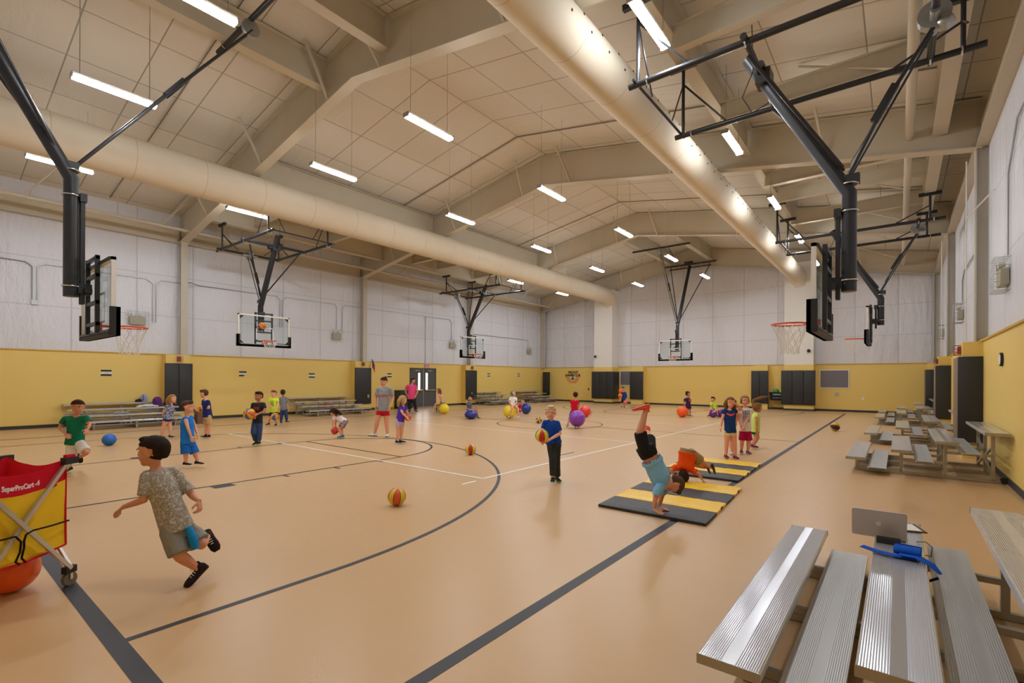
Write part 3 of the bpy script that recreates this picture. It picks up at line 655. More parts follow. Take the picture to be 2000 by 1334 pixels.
# flag
def flag():
    p = V((XL+.535, 14.15, 2.055)); r = empty('flag', p, label='small American flag on a stick on the left column', cat='flag')
    b = MB(); b.tube([p, p+V((.12, .05, .45))], .008, 6); b.build('stick', mat('dark_wood', rgb(80, 60, 44), .6), r, p)
    q = p+V((.12, .05, .43)); cols = [mat('flag_red', rgb(170, 50, 56), .7), mat('flag_white', rgb(226, 222, 218), .7), mat('flag_blue', rgb(40, 48, 92), .7)]
    b = MB()
    for i in range(9):
        b.cur = 2 if i < 4 else i % 2
        for j in range(4):
            a = V((0, .02+.03*i*.5, -.1*j*.9-.03*i)); b.add([q+a, q+a+V((.012*(-1)**i, .03, -.02)), q+a+V((.012*(-1)**i, .03, -.13)), q+a+V((0, 0, -.11))], [(0, 1, 2, 3)])
    b.build('cloth', cols, r, p)
flag()
# clock, outlets, cameras, thermostat
r = empty('wall_clock', (XR-WD, 11.1, 1.92), label='small dark framed dial on the yellow right wall', cat='clock')
b = MB(); b.tube([(XR-WD, 11.1, 1.92), (XR-WD-.035, 11.1, 1.92)], .11, 24); b.build('case', blk2, r, r.location, smooth=30)
b = MB(); b.tube([(XR-WD-.035, 11.1, 1.92), (XR-WD-.038, 11.1, 1.92)], .085, 24); b.build('dial', paper, r, r.location)
def small(name, a, c, m, label, cat, bev=.004):
    b = MB(); b.box(a, c, bev); o = b.build(name, m, o=a); return tag(o, label, cat)
small('outlet', (XL+.57, 14.02, .62), (XL+.585, 14.12, .78), galv, 'metal outlet plate low on the pad beside the seated bleacher', 'outlet'); small('outlet', (XL+.57, 21.3, .62), (XL+.585, 21.38, .76), galv, 'metal outlet plate low on the pad beyond the doors', 'outlet')
small('thermostat', (-2.5, YF-WD-.02, .78), (-2.34, YF-WD, .95), galv, 'metal plate under the large grille on the back wall', 'outlet'); small('outlet', (-1.4, YF-WD-.02, .6), (-1.3, YF-WD, .74), white, 'white outlet on the back wall right of the metal plate', 'outlet')
small('outlet', (-16.65, YF-WD-.02, .8), (-16.57, YF-WD, .95), blk2, 'dark outlet on the back wall right of the lettering', 'outlet')
for x, lb in ((-15.6, 'left shaft'), (-3.55, 'right shaft')):
    b = MB(); b.ell((x, 28.42 if x < -10 else 28.52, 3.05), .08, 14, 10); tag(b.build('security_camera', blk2, o=(x, 28.5, 3.05), smooth=60), 'black dome camera on the '+lb, 'camera')
# conduits on the walls
def conduit(pts, label, m=galv): return pipe('conduit', pts, .014, label, 'conduit', m, 6, 'wall conduits')
X = XL+.03
conduit([(X, 1.0, 5.05), (X, 2.35, 5.02), (X, 2.5, 4.9), (X, 2.5, 3.9)], 'thin conduit arch on the left wall before the near hoop'); conduit([(X, 2.62, 3.9), (X, 2.62, 4.9), (X, 2.8, 5.02), (X, 5.35, 5.0), (X, 5.55, 4.85), (X, 5.55, 3.5)], 'thin conduit loop on the left wall behind the near backboard')
small('junction_box', (XL, 2.48, 3.75), (XL+.05, 2.64, 3.9), galv, 'grey junction box on the left wall where two conduits end', 'junction box')
conduit([(X, 5.65, 3.5), (X, 5.65, 4.85), (X, 5.8, 5.0), (X, 6.3, 5.0), (X+.4, 6.6, 5.0), (X, 7.0, 5.0), (X, 9.9, 5.0), (X, 10.05, 4.85), (X, 10.05, 3.7)], 'conduit bending round the nearest left column')
conduit([(X, 10.15, 3.7), (X, 10.15, 4.85), (X, 10.3, 5.0), (X, 12.6, 5.0), (X, 12.7, 4.85), (X, 12.7, 3.85)], 'conduit behind the nearer left goal ending at a caged light')
conduit([(X, 13.0, 3.8), (X, 13.0, 4.85), (X, 13.15, 5.0), (X, 18.2, 5.0), (X, 20.0, 5.0), (X, 20.15, 4.85), (X, 20.15, 3.85)], 'conduit running over the double doors'); conduit([(X, 18.15, 5.0), (X, 18.15, 2.4)], 'vertical conduit dropping to the exit sign')
conduit([(X, 21.9, 4.3), (X, 27.6, 4.3), (X, 27.7, 4.15), (X, 27.7, 3.85)], 'low conduit beyond the farther left goal')
X = XR-.03
conduit([(X, 4, 5.6), (X, 10.6, 5.6), (X, 11.4, 5.0), (X, 11.4, 3.65)], 'conduit dropping to the nearest caged light on the right wall'); conduit([(X-.3, 14.0, 6.2), (X-.3, 14.0, 2.4)], 'white conduit down the nearest right column', white); conduit([(X-.3, 14.0, 5.0), (X, 12.9, 5.2)], 'short slanting conduit beside the nearest right column', white)
conduit([(X, 15, 4.6), (X, 18.2, 4.6), (X, 18.7, 4.4), (X, 18.7, 3.8)], 'conduit to the second caged light on the right wall'); conduit([(X-.3, 21.5, 6.2), (X-.3, 21.5, 2.4)], 'white conduit down the second right column', white)
for y in (4.3, 12.3, 19.6):
    pts = [(-20.3, y, ceil(-20.3)-.03), (RX, y, RZ-.03), (.9, y, ceil(.9)-.03)]
    conduit(pts, 'dark conduit running up and over under the roof, %s' % {4.3: 'nearest the camera', 12.3: 'in the middle of the gym', 19.6: 'farthest from the camera'}[y], mat('dark_conduit', rgb(120, 108, 90), .5))
# ------------------------------------------------------------------ people
def voxel(mb, size, it=2, push=None):
    me = bpy.data.meshes.new('v'); me.from_pydata([tuple(p) for p in mb.v], [], mb.f)
    bm = bmesh.new(); bm.from_mesh(me); bmesh.ops.recalc_face_normals(bm, faces=bm.faces); bm.to_mesh(me); bm.free()
    ob = bpy.data.objects.new('v', me); COL.objects.link(ob)
    m = ob.modifiers.new('r', 'REMESH'); m.mode = 'VOXEL'; m.voxel_size = size
    m = ob.modifiers.new('s', 'SMOOTH'); m.iterations = it; m.factor = .5
    dg = bpy.context.evaluated_depsgraph_get(); dg.update(); r = bpy.data.meshes.new_from_object(ob.evaluated_get(dg))
    bpy.data.objects.remove(ob); bpy.data.meshes.remove(me)
    if push:
        from mathutils import noise
        r.update()
        nn = [v.normal.copy() for v in r.vertices]
        for v, n_ in zip(r.vertices, nn): v.co += n_*push(v.co)
    return r
def vobj(name, mb, size, m, parent, o, it=2, push=None, **k):
    me = voxel(mb, size, it, push); me.name = name; o = V(o)
    me.transform(Matrix.Translation(-o)); me.materials.clear(); me.materials.append(m)
    me.polygons.foreach_set('use_smooth', [True]*len(me.polygons))
    ob = bpy.data.objects.new(name, me); COL.objects.link(ob); ob.parent = parent
    return tag(ob, **k)
def folds(amp, sc_=9.):
    from mathutils import noise
    def f(p): return amp*(noise.noise(V((p.x*sc_, p.y*sc_, p.z*sc_*.45)))+.5*noise.noise(V((p.x*22, p.y*22, p.z*9))))
    return f
def loft(b, rings, n=16):                      # rings: centre, x axis, y axis, rx, ry
    vs = []; fs = []
    for c, x, y, rx, ry in rings:
        for j in range(n): a = 2*math.pi*j/n; vs.append(c+x*(rx*math.cos(a))+y*(ry*math.sin(a)))
    for i in range(len(rings)-1):
        for j in range(n): fs.append((i*n+j, i*n+(j+1) % n, (i+1)*n+(j+1) % n, (i+1)*n+j))
    fs += [tuple(range(n))[::-1], tuple(range((len(rings)-1)*n, len(rings)*n))]; b.add(vs, fs)
def limb(b, pts, rad):
    for i in range(len(pts)-1): b.tube([pts[i], pts[i].lerp(pts[i+1], .35), pts[i+1]], [rad[2*i], (rad[2*i]*.75+rad[2*i+1]*.25)*1.06, rad[2*i+1]], 10)
    for i, p in enumerate(pts): q = rad[min(2*i, len(rad)-1)] if i < len(pts)-1 else rad[-1]; b.ell(p, q*1.0, 10, 8)
SKIN = {}
def skin(c):
    if c not in SKIN:
        m = mat('skin_%d' % len(SKIN), rgb(*c), .55); NTm = NT(m); co = NTm.coords(); NTm.l(NTm.mix(NTm.noise(co, 12, 2), rgb(*c), rgb(min(255, c[0]+8), c[1]-10, c[2]-12)), m.node_tree.nodes['Principled BSDF'].inputs['Base Color'])
        m.node_tree.nodes['Principled BSDF'].inputs['Subsurface Weight'].default_value = 0.0; SKIN[c] = m
    return SKIN[c]
def cloth(name, c, c2=None, scale=18, sharp=False, c3=None):
    nm = name+'_%d_%d_%d' % c
    if nm in MATS: return MATS[nm]
    m = mat(nm, rgb(*c), .85, 0, .2)
    if c2:
        t = NT(m); co = t.coords(); n_ = t.noise(co, scale, 4, .6)
        if sharp: st = [(0, rgb(*c)), (.47, rgb(*c2)), (.56, rgb(*(c3 or c)))]; t.l(t.ramp(n_, st, 'CONSTANT'), t.b.inputs['Base Color'])
        else: t.l(t.mix(n_, rgb(*c), rgb(*c2)), t.b.inputs['Base Color'])
    return m
def print_on(name, base, col, S, cz, hw, hh, scale=60, solid=False, front=True, base2=None, arc_=False):
    """shirt with a printed patch on its chest: S = (centre, side axis, up axis, front axis) in the shirt's own coordinates"""
    m = mat(name, base, .85, 0, .2); t = NT(m); co = t.coords(); c, x, u, f = S
    def dot(v, off):
        n_ = t.n('ShaderNodeVectorMath', operation='DOT_PRODUCT'); t.l(co, n_.inputs[0]); n_.inputs[1].default_value = tuple(v); return t.math('SUBTRACT', n_.outputs['Value'], c.dot(v)+off)
    a = t.math('ABSOLUTE', dot(x, 0)); b_ = dot(u, cz); fr = dot(f, 0)
    if arc_: b_ = t.math('SUBTRACT', b_, t.math('MULTIPLY', t.math('MULTIPLY', a, a), 6.))
    msk = t.math('MULTIPLY', t.math('MULTIPLY', t.math('LESS_THAN', a, hw), t.math('LESS_THAN', t.math('ABSOLUTE', b_), hh)), t.math('GREATER_THAN', fr, .0))
    if not solid:
        mp = t.n('ShaderNodeMapping'); mp.inputs['Scale'].default_value = (1, 1, 1.6); t.l(co, mp.inputs[0]); msk = t.math('MULTIPLY', msk, t.math('GREATER_THAN', t.noise(mp.outputs[0], scale, 2), .47))
    bc = base
    if base2: bc = t.mix(t.noise(co, 22, 4), base, base2)
    t.l(t.mix(msk, bc, col), t.b.inputs['Base Color']); return m
HAIRM = {}
def hairm(c):
    if c not in HAIRM:
        m = mat('hair_%d' % len(HAIRM), rgb(*c), .75, 0, .15); t = NT(m); mp = t.n('ShaderNodeMapping'); mp.inputs['Scale'].default_value = (60, 60, 8); t.l(t.coords(), mp.inputs[0]); n_ = t.noise(mp.outputs[0], 1.5, 3)
        t.l(t.mix(n_, rgb(*c), rgb(*[int(q*.62) for q in c])), t.b.inputs['Base Color']); t.bump(n_, .4, .01); HAIRM[c] = m
    return HAIRM[c]
eyew = mat('eye_white', rgb(235, 232, 228), .3); eyed = mat('eye_iris', rgb(52, 38, 30), .3); lip = mat('lips', rgb(178, 96, 88), .5)
def shoe(b, bs, ank, toe, L, up):
    """upper and sole from the ankle joint towards the toe direction"""
    t = toe.normalized(); u = (up-t*up.dot(t)).normalized(); x = t.cross(u); h = ank-u*.0
    c0 = ank-u*(.3*L)
    R = []
    for q, w_, hh in ((-.30, .10, .16), (-.24, .17, .26), (-.05, .175, .27), (.15, .18, .2), (.35, .2, .15), (.55, .19, .12), (.68, .12, .08)):
        R.append((c0+t*(q*L)+u*(hh*L*.5-.02*L), x, u, w_*L, hh*L*.5+.02*L))
    loft(b, R, 14); b.tube([c0+u*.1*L-t*.08*L, ank+u*.1*L-t*.06*L], [.16*L, .15*L], 12)
    S = []
    for q, w_ in ((-.31, .11), (-.25, .18), (-.05, .185), (.15, .185), (.36, .21), (.56, .2), (.7, .12)):
        S.append((c0+t*(q*L)-u*.01*L, x, u, w_*L, .045*L))
    loft(bs, S, 14)
def hand(b, w, d, nrm, s, curl, side, fr=1.):
    """palm, four fingers and a thumb; w wrist, d pointing direction, nrm palm normal (the fingers curl towards it)"""
    d = d.normalized(); nrm = (nrm-d*nrm.dot(d)).normalized(); x = d.cross(nrm)*side
    P = w+d*(.042*s)
    loft(b, [(w-d*.005*s, x, nrm, .018*s, .014*s), (w+d*.02*s, x, nrm, .028*s, .013*s), (w+d*.05*s, x, nrm, .034*s, .012*s), (w+d*.07*s, x, nrm, .031*s, .009*s)], 10)
    for i, (off, l) in enumerate(((-.024, .052), (-.008, .06), (.008, .056), (.023, .043))):
        a0 = w+d*.066*s+x*off*s; an = curl*(.55+.05*i); d1 = d*math.cos(an)+nrm*math.sin(an)+x*off*2.; p1 = a0+d1*l*.5*s
        an2 = curl*1.35; d2 = d*math.cos(an2)+nrm*math.sin(an2)+x*off; p2 = p1+d2*l*.5*s
        b.tube([a0, p1, p2], [.0085*s*fr, .008*s*fr, .0068*s*fr], 8); b.ell(p2, .0068*s*fr, 6, 5); b.ell(p1, .008*s*fr, 6, 5)
    t0 = w+d*.022*s-x*.024*s; dt = (d*.75-x*.75+nrm*(.3+.4*curl)).normalized(); t1 = t0+dt*.03*s; t2 = t1+(dt*.7+d*.5+nrm*.3*curl).normalized()*.026*s
    b.tube([t0, t1, t2], [.011*s*fr, .0095*s*fr, .0078*s*fr], 8); b.ell(t2, .0078*s*fr, 6, 5)
def sdir(v):                                   # (screen right, up, towards camera) -> world direction
    return (RGT*v[0]+UP*v[1]-FWD*v[2]).normalized()
def person(name_label, ref, J, face, H=1.15, hs=1., sk=(214, 160, 130), hair=(90, 60, 40), hstyle='short', vox=.008, shirt=None, slv=.45, bottom=None, leg=.4, shoes=((40, 40, 44), (220, 220, 220)),
           front=None, toes=None, zref=0., curl=(.5, .5), hem=.0, fem=False, group=None, wide=1., curlhair=False, hup=(0, 1, 0), tee=None, skirt=False, prn=None, cat='child', deep_add=0., footL=None, palm=None, hand_s=1., stripe=None):
    hs *= 1.08; g = ground(ref[0], ref[1], zref); dp = g.dot(FWD)+deep_add
    Q = {}
    for k, q in J.items(): Q[k] = deep(q[0], q[1], dp+(q[2] if len(q) > 2 else 0))
    base = V((g.x, g.y, zref)); r = empty('person', base, label=name_label, cat=cat, group=group); k = H/1.15
    fc = sdir(face); hu = sdir(hup); hu = (hu-fc*hu.dot(fc)).normalized(); hx = fc.cross(hu)
    hm = (Q['lh']+Q['rh'])/2; hv = (Q['rh']-Q['lh'])/2; mx = .05*k*wide
    if hv.length > mx: hv = hv.normalized()*mx; Q['lh'] = hm-hv; Q['rh'] = hm+hv
    sh = (Q['rs']-Q['ls']); shx = sh.normalized(); hipm = (Q['lh']+Q['rh'])/2; sp = (Q['nk']-hipm); spn = sp.normalized()
    fr = V(sdir(front)) if front else fc; fr = (fr-spn*fr.dot(spn)).normalized(); tx = fr.cross(spn).normalized()
    if tx.dot(shx) < 0: tx = -tx
    a = max(abs(sh.dot(tx))*.5, .085*k)
    # ---- body
    b = MB(); cw = a*.93*wide; W = wide
    R = [(hipm-spn*.03*k, tx, fr, .075*k*W, .065*k*W), (hipm+spn*.02*k, tx, fr, .092*k*W, .074*k*W), (hipm+sp*.35, tx, fr, .083*k*W, .068*k*W), (hipm+sp*.65, tx, fr, .095*k*W, .072*k*W), (hipm+sp*.86, tx, fr, min(cw, .11*k*W), .062*k*W), (hipm+sp*.97, tx, fr, .05*k, .04*k), (hipm+sp*1.03, tx, fr, .034*k, .034*k)]
    loft(b, R, 16)
    hc = Q['hd']; b.tube([Q['nk']-spn*.03*k, Q['nk'], hc-hu*.05*hs-fc*.012*hs], [.038*k, .034*k, .033*hs], 12)
    for s in 'lr':
        S_, E_, W_ = Q[s+'s'], Q[s+'e'], Q[s+'w']
        b.tube([Q['nk']-spn*.02*k, S_], [.036*k, .032*k], 10)
        limb(b, [S_, E_, W_], [.034*k, .026*k, .027*k, .0175*k])
        if s+'k' in Q:
            limb(b, [Q[s+'h'], Q[s+'k'], Q[s+'a']], [.064*k*W, .043*k, .043*k, .026*k]); b.ell(Q[s+'k'].lerp(Q[s+'a'], .3), .041*k, 10, 8)
    for i, s in enumerate('lr'):
        d = (Q[s+'w']-Q[s+'e']).normalized()
        if s+'x' in Q: d = (Q[s+'x']-Q[s+'w']).normalized()
        pn = sdir(palm[i]) if palm else (hipm-Q[s+'w']+fr*.1)
        pn = pn-d*pn.dot(d)
        hand(b, Q[s+'w'], d, pn if pn.length > .01 else fr, k*.92*hand_s, curl[i], 1 if i else -1, 1. if vox < .0055 else 1.15)
    # head
    e = lambda x, y, z: hc+hx*(x*hs)+fc*(y*hs)+hu*(z*hs)
    Rt = Matrix((hx, fc, hu)).transposed()
    def el(c, rr, n=16, m_=12): b.ell(e(*c), tuple(q*hs for q in rr), n, m_, Rt)
    el((0, -.012, .022), (.071, .086, .076), 20, 14); el((0, .012, -.03), (.056, .066, .066)); el((0, .045, -.072), (.028, .024, .022)); el((.03, .035, -.035), (.026, .032, .03)); el((-.03, .035, -.035), (.026, .032, .03))
    el((0, .078, -.018), (.0105, .014, .017)); el((0, .068, .004), (.008, .01, .02)); el((0, .058, .028), (.05, .02, .016))
    el((.071, -.008, -.012), (.009, .018, .025)); el((-.071, -.008, -.012), (.009, .018, .025))
    vobj('body', b, vox, skin(sk), r, base, 2)
    # face
    if vox < .02:
        for x in (-.028, .028):
            b = MB(); b.ell(e(x, .0655, .003), tuple(q*hs for q in (.0125, .007, .0075)), 10, 8, Rt); ey = b.build('eye', eyew, r, base, smooth=80)
            b = MB(); b.ell(e(x, .0712, .003), tuple(q*hs for q in (.0062, .0025, .0066)), 8, 6, Rt); b.build('iris', eyed, ey, base, smooth=80)
            b = MB(); b.tube([e(x-.015, .072, .018), e(x, .076, .0225), e(x+.015, .072, .018)], .0026*hs, 6); b.build('eyebrow', hairm(hair), r, base)
        b = MB(); b.tube([e(-.02, .0655, -.043), e(-.008, .0735, -.047), e(.008, .0735, -.047), e(.02, .0655, -.043)], [.002*hs, .0042*hs, .0042*hs, .002*hs], 6); b.build('mouth', lip, r, base, smooth=60)
    # hair
    b = MB(); n, m_ = 28, 18; vs = []; fs = []
    for i in range(m_+1):
        th = math.pi*i/m_
        for j in range(n):
            ph = 2*math.pi*j/n; v = V((math.sin(th)*math.cos(ph), math.sin(th)*math.sin(ph), math.cos(th)))
            if hstyle in ('short', 'bun', 'buzz'): hidden = (v.y > .12 and v.z < .36-.1*abs(v.x)) or (v.z < -.05 and v.y > -.3) or v.z < -.66 or (abs(v.x) > .55 and v.z < .1 and v.y > -.36) or (v.z < -.4 and v.y > -.5)
            else: hidden = (v.y > .34 and v.z < .5) or (v.z < -.4 and v.y > .0)
            f_ = (.90 if hidden else (1.075 if hstyle in ('short', 'bun') else 1.1)); 
            vs.append(e(v.x*.074*f_, -.012+v.y*.088*f_, .022+v.z*(.079 if v.z > 0 else .098)*f_))
    for i in range(m_):
        for j in range(n): fs.append((i*n+j, i*n+(j+1) % n, (i+1)*n+(j+1) % n, (i+1)*n+j))
    b.add(vs, fs)
    if hstyle == 'short': 
        b.ell(e(0, .045, .085), tuple(q*hs for q in (.05, .028, .018)), 12, 8, Rt)
    if hstyle in ('long', 'pony'):
        for x in (-.06, .06): b.tube([e(x, .01, .05), e(x*1.2, .0, -.01), e(x*1.15, -.01, -.06)], [.02*hs, .022*hs, .016*hs], 10)
    if hstyle == 'long':
        for x in (-.05, -.018, .018, .05): b.tube([e(x, -.05, .04), e(x*1.35, -.085, -.03), e(x*1.25, -.08, -.1), e(x*1.0, -.07, -.17)], [.03*hs, .035*hs, .03*hs, .012*hs], 10)
        for x in (-1, 1): b.tube([e(x*.07, -.01, .0), e(x*.082, -.01, -.06), e(x*.07, .02, -.13)], [.022*hs, .024*hs, .01*hs], 10)
    if hstyle == 'bun': b.ell(e(0, -.085, .075), .035*hs, 12, 10)
    if hstyle == 'puffs':
        for x in (-1, 1): b.ell(e(x*.07, -.04, .07), .042*hs, 12, 10)
    if hstyle == 'pony': b.ell(e(0, -.09, .03), .028*hs, 10, 8)
    if 'tail' in Q: pts = [e(0, -.09, .03)]+[Q[t_] for t_ in ('tail', 'tail2', 'tail3') if t_ in Q]; b.tube(pts, [.03*hs]+[.035*hs]*(len(pts)-2)+[.012*hs], 10)
    vobj('hair', b, min(vox, .007), hairm(hair), r, base, 1, folds(.002, 30))
    # ---- shirt
    if shirt:
        b = MB(); i_ = .012*k; dn = .012*k+hem*.35 if hem >= 0 else hem
        R = [(hipm-spn*dn, tx, fr, .108*k*W+i_, .09*k*W+i_), (hipm+sp*.15, tx, fr, .098*k*W+i_, .085*k*W+i_), (hipm+sp*.45, tx, fr, .094*k*W+i_, .078*k*W+i_), (hipm+sp*.7, tx, fr, .104*k*W+i_, .08*k*W+i_), (hipm+sp*.86, tx, fr, min(cw+.01, .12*k*W)+i_*.5, .068*k*W+i_), (hipm+sp*.95, tx, fr, .062*k+i_, .045*k+i_)]
        loft(b, R, 18)
        for s in 'lr':
            S_, E_ = Q[s+'s'], Q[s+'e']; b.tube([hipm+sp*.9, S_], [.05*k, .046*k], 12); b.ell(S_, .046*k, 12, 8)
            if slv > 0:
                if slv <= 1: b.tube([S_, S_.lerp(E_, slv)], [.045*k, .046*k], 12)
                else: b.tube([S_, E_, E_.lerp(Q[s+'w'], slv-1)], [.045*k, .038*k, .028*k], 12); b.ell(E_, .038*k, 10, 8)
        m_ = shirt
        if prn: m_ = print_on('printed_cloth', rgb(*prn['base']), rgb(*prn['col']), ((hipm+sp*.62)-base, tx, spn, fr), prn.get('z', 0), prn['w'], prn['h'], prn.get('s', 60), prn.get('solid', False), True, rgb(*prn['base2']) if 'base2' in prn else None, prn.get('arc', False)); MATS.pop('printed_cloth', None)
        vobj('shirt', b, max(vox, .006), m_, r, base, 2, folds(.012*k, 7.))
        if tee: b = MB(); c = hipm+sp*.955; b.tube([c+tx*(.05*k*math.cos(q))+fr*(.045*k*math.sin(q))-spn*(.02*k*max(0, math.sin(q))) for q in [i*math.pi/8 for i in range(16)]], .008*k, 6, closed=True); b.build('collar', tee, r, base, smooth=60)
    if bottom:
        b = MB(); i_ = .008*k
        R = [(hipm-spn*.07*k, tx, fr, .095*k*W+i_, .078*k*W+i_), (hipm, tx, fr, .098*k*W+i_, .08*k*W+i_), (hipm+spn*.055*k, tx, fr, .09*k*W+i_, .074*k*W+i_)]
        loft(b, R, 16)
        for s in 'lr':
            if s+'k' not in Q: continue
            A, K_, N_ = Q[s+'h'], Q[s+'k'], Q[s+'a']
            if leg <= 1: b.tube([A, A.lerp(K_, leg)], [.068*k*W, (.064+.008*leg)*k*W], 12); b.ell(A, .066*k*W, 12, 8)
            else: b.tube([A, K_, K_.lerp(N_, leg-1)], [.074*k*W, .056*k, (.05 if leg > 1.5 else .055)*k], 12); b.ell(A, .073*k*W, 12, 8); b.ell(K_, .056*k, 10, 8)
        vobj('trousers' if leg > 1.5 else 'shorts', b, max(vox, .006), bottom, r, base, 2, folds(.006*k))
    if stripe:
        b = MB(); b.tube([deep(u_, v_, dp+q_) for u_, v_, q_ in stripe[1]], [.022*k, .027*k, .03*k, .026*k], 12); b.build('side_stripe', cloth('stripe', stripe[0], (24, 120, 190)), r, base, smooth=60)
    # ---- shoes
    toes = toes or (face, face); FL = footL or .165*k
    if shoes:
        for i, s in enumerate('lr'):
            if s+'a' not in Q: continue
            b = MB(); bs = MB(); shin = (Q[s+'k']-Q[s+'a']).normalized(); td = sdir(toes[i]); up = UP if abs(td.z) < .45 and shin.z > .3 else shin
            shoe(b, bs, Q[s+'a'], td, FL/.98, up)
            sh_ = b.build('shoe', cloth('shoe', shoes[0]), r, base, smooth=60); bs.build('sole', cloth('sole', shoes[1]), sh_, base, smooth=40)
            if vox < .0055:
                bl_ = MB(); t_ = td; u_ = (up-t_*up.dot(t_)).normalized(); x_ = t_.cross(u_); c0 = Q[s+'a']-u_*.3*FL
                for q in range(4):
                    z_ = (.3-.04*q)*FL; p = c0+t_*((.08+.09*q)*FL)+u_*z_; bl_.tube([p-x_*.09*FL-u_*.015, p, p+x_*.09*FL-u_*.015], .0032, 5)
                bl_.tube([c0+t_*.06*FL+u_*.34*FL, c0+t_*.12*FL+u_*.36*FL+x_*.12*FL, c0+t_*.2*FL+u_*.28*FL+x_*.1*FL], .0028, 5)
                bl_.build('laces', cloth('lace', (220, 216, 210)), sh_, base)
    return r
# ------------------------------------------------------------------ the people, joint by joint
C = cloth
def Jn(**k): return k
person('boy in grey mottled t-shirt and grey shorts running leftwards in the foreground', (373, 1143), Jn(
    hd=(298, 882, 0), nk=(304, 915, 0), ls=(287, 930, -.06), rs=(340, 924, .06), le=(281, 976, -.1), re=(376, 968, .1), lw=(242, 990, -.08), rw=(389, 978, .02), lx=(222, 1004, -.06), rx=(391, 995, 0),
    lh=(334, 1036, -.05), rh=(358, 1032, .05), lk=(352, 1086, -.09), la=(383, 1108, .02), rk=(393, 1062, .03), ra=(404, 1048, .26)),
    (-1, -.02, .12), H=1.15, hs=1.06, wide=1.1, sk=(206, 152, 120), hair=(48, 34, 26), vox=.0048, shirt=C('camo_tee', (192, 187, 180), (142, 136, 122), 50, True, (172, 167, 160)), slv=.82, bottom=C('grey_shorts', (150, 148, 142), (128, 126, 118)), leg=.92,
    front=(-.75, .1, .6), toes=((-.42, -.62, .7), (.55, -.8, .1)), shoes=((38, 32, 34), (96, 40, 40)), hup=(-.06, 1, 0), curl=(.7, 1.2), footL=.19, stripe=((36, 150, 224), ((368, 1030, -.055), (373, 1042, -.06), (379, 1058, -.06), (382, 1071, -.055))))
person('boy in green football shirt and white shorts running behind the ball cart', (150, 926), Jn(
    hd=(151.5, 795), nk=(149, 813), ls=(127, 818), rs=(168, 817), le=(117, 834, -.03), re=(175, 829, -.02), lw=(129, 848, -.14), rw=(171, 839, -.14), lh=(138, 865), rh=(156, 864), lk=(139, 893, -.05), la=(134, 912, .12), rk=(168, 884, -.1), ra=(157, 892, .25)),
    (.55, -.1, .8), H=1.2, hs=1.06, sk=(200, 140, 110), hair=(78, 48, 34), vox=.007, shirt=C('green_jersey', (22, 122, 86), (16, 104, 72)), slv=.62, bottom=C('white_shorts', (232, 228, 226), (214, 208, 204)), leg=.9,
    front=(.25, 0, 1), toes=((0, -.2, 1), (0, -1, -.2)), shoes=((40, 40, 44), (120, 190, 50)), tee=C('white_collar', (230, 228, 224)), wide=1.05, hem=.03)
person('boy in bright blue sleeveless basketball jersey and blue shorts seen from the side', (372, 914), Jn(
    hd=(367, 795), nk=(365, 812), ls=(362, 818, -.07), rs=(373, 816, .1), le=(367, 836, -.13), re=(381, 833, .14), lw=(373, 852, -.12), rw=(385, 847, .1), lh=(361, 864, -.05), rh=(372, 863, .06), lk=(363, 886, -.05), la=(363, 902, -.04), rk=(381, 885, .07), ra=(386, 900, .08)),
    (.92, 0, -.25), H=1.12, hs=1.02, sk=(216, 164, 134), hair=(92, 68, 52), vox=.007, shirt=C('blue_jersey', (36, 128, 222), (28, 112, 206)), slv=0, bottom=C('blue_shorts', (34, 112, 206), (26, 92, 180)), leg=.98, hstyle='short',
    front=(1, 0, -.1), toes=((1, 0, .1), (1, -.05, 0)), shoes=((30, 30, 32), (226, 226, 222)), wide=1.08, hem=.03)
person('blonde girl in navy patterned top with her hands behind her back', (326, 857), Jn(
    hd=(337, 779), nk=(334, 789), ls=(328, 794, -.06), rs=(336, 794, .08), le=(318, 807, -.08), re=(326, 808, .12), lw=(319, 815, 0), rw=(322, 816, .08), lh=(325, 817, -.05), rh=(330, 817, .05), lk=(319, 835, -.05), la=(316, 851, -.04), rk=(332, 835, .06), ra=(333, 850, .06)),
    (1, 0, .12), H=1.12, sk=(226, 176, 150), hair=(190, 140, 84), hstyle='long', vox=.009, shirt=C('navy_tee', (42, 66, 130), (200, 204, 220), 30, True, (38, 56, 112)), slv=.4, bottom=C('denim_shorts', (44, 62, 112)), leg=.3, front=(1, -.2, .2), toes=((1, 0, .2), (1, 0, .2)), shoes=((34, 34, 38), (224, 224, 222)))
person('boy in navy t-shirt and khaki shorts holding out a ball', (404, 856), Jn(
    hd=(398, 769), nk=(402, 780), ls=(398, 784, .08), rs=(406, 785, -.06), le=(397, 797, .1), re=(408, 797, -.08), lw=(391, 799, .06), rw=(394, 798, -.05), lh=(403, 813, .05), rh=(408, 813, -.05), lk=(403, 832, .05), la=(401, 849, .05), rk=(409, 832, -.04), ra=(407, 850, -.04)),
    (-1, -.15, .15), H=1.2, sk=(224, 172, 146), hair=(104, 72, 48), vox=.009, shirt=C('navy_shirt', (34, 46, 112), (28, 38, 96)), slv=.6, bottom=C('khaki_shorts', (196, 168, 122), (180, 152, 106)), leg=.85, front=(-1, 0, .3), toes=((-1, 0, .1), (-1, 0, .15)), shoes=((28, 28, 30), (220, 220, 220)), hem=.02)
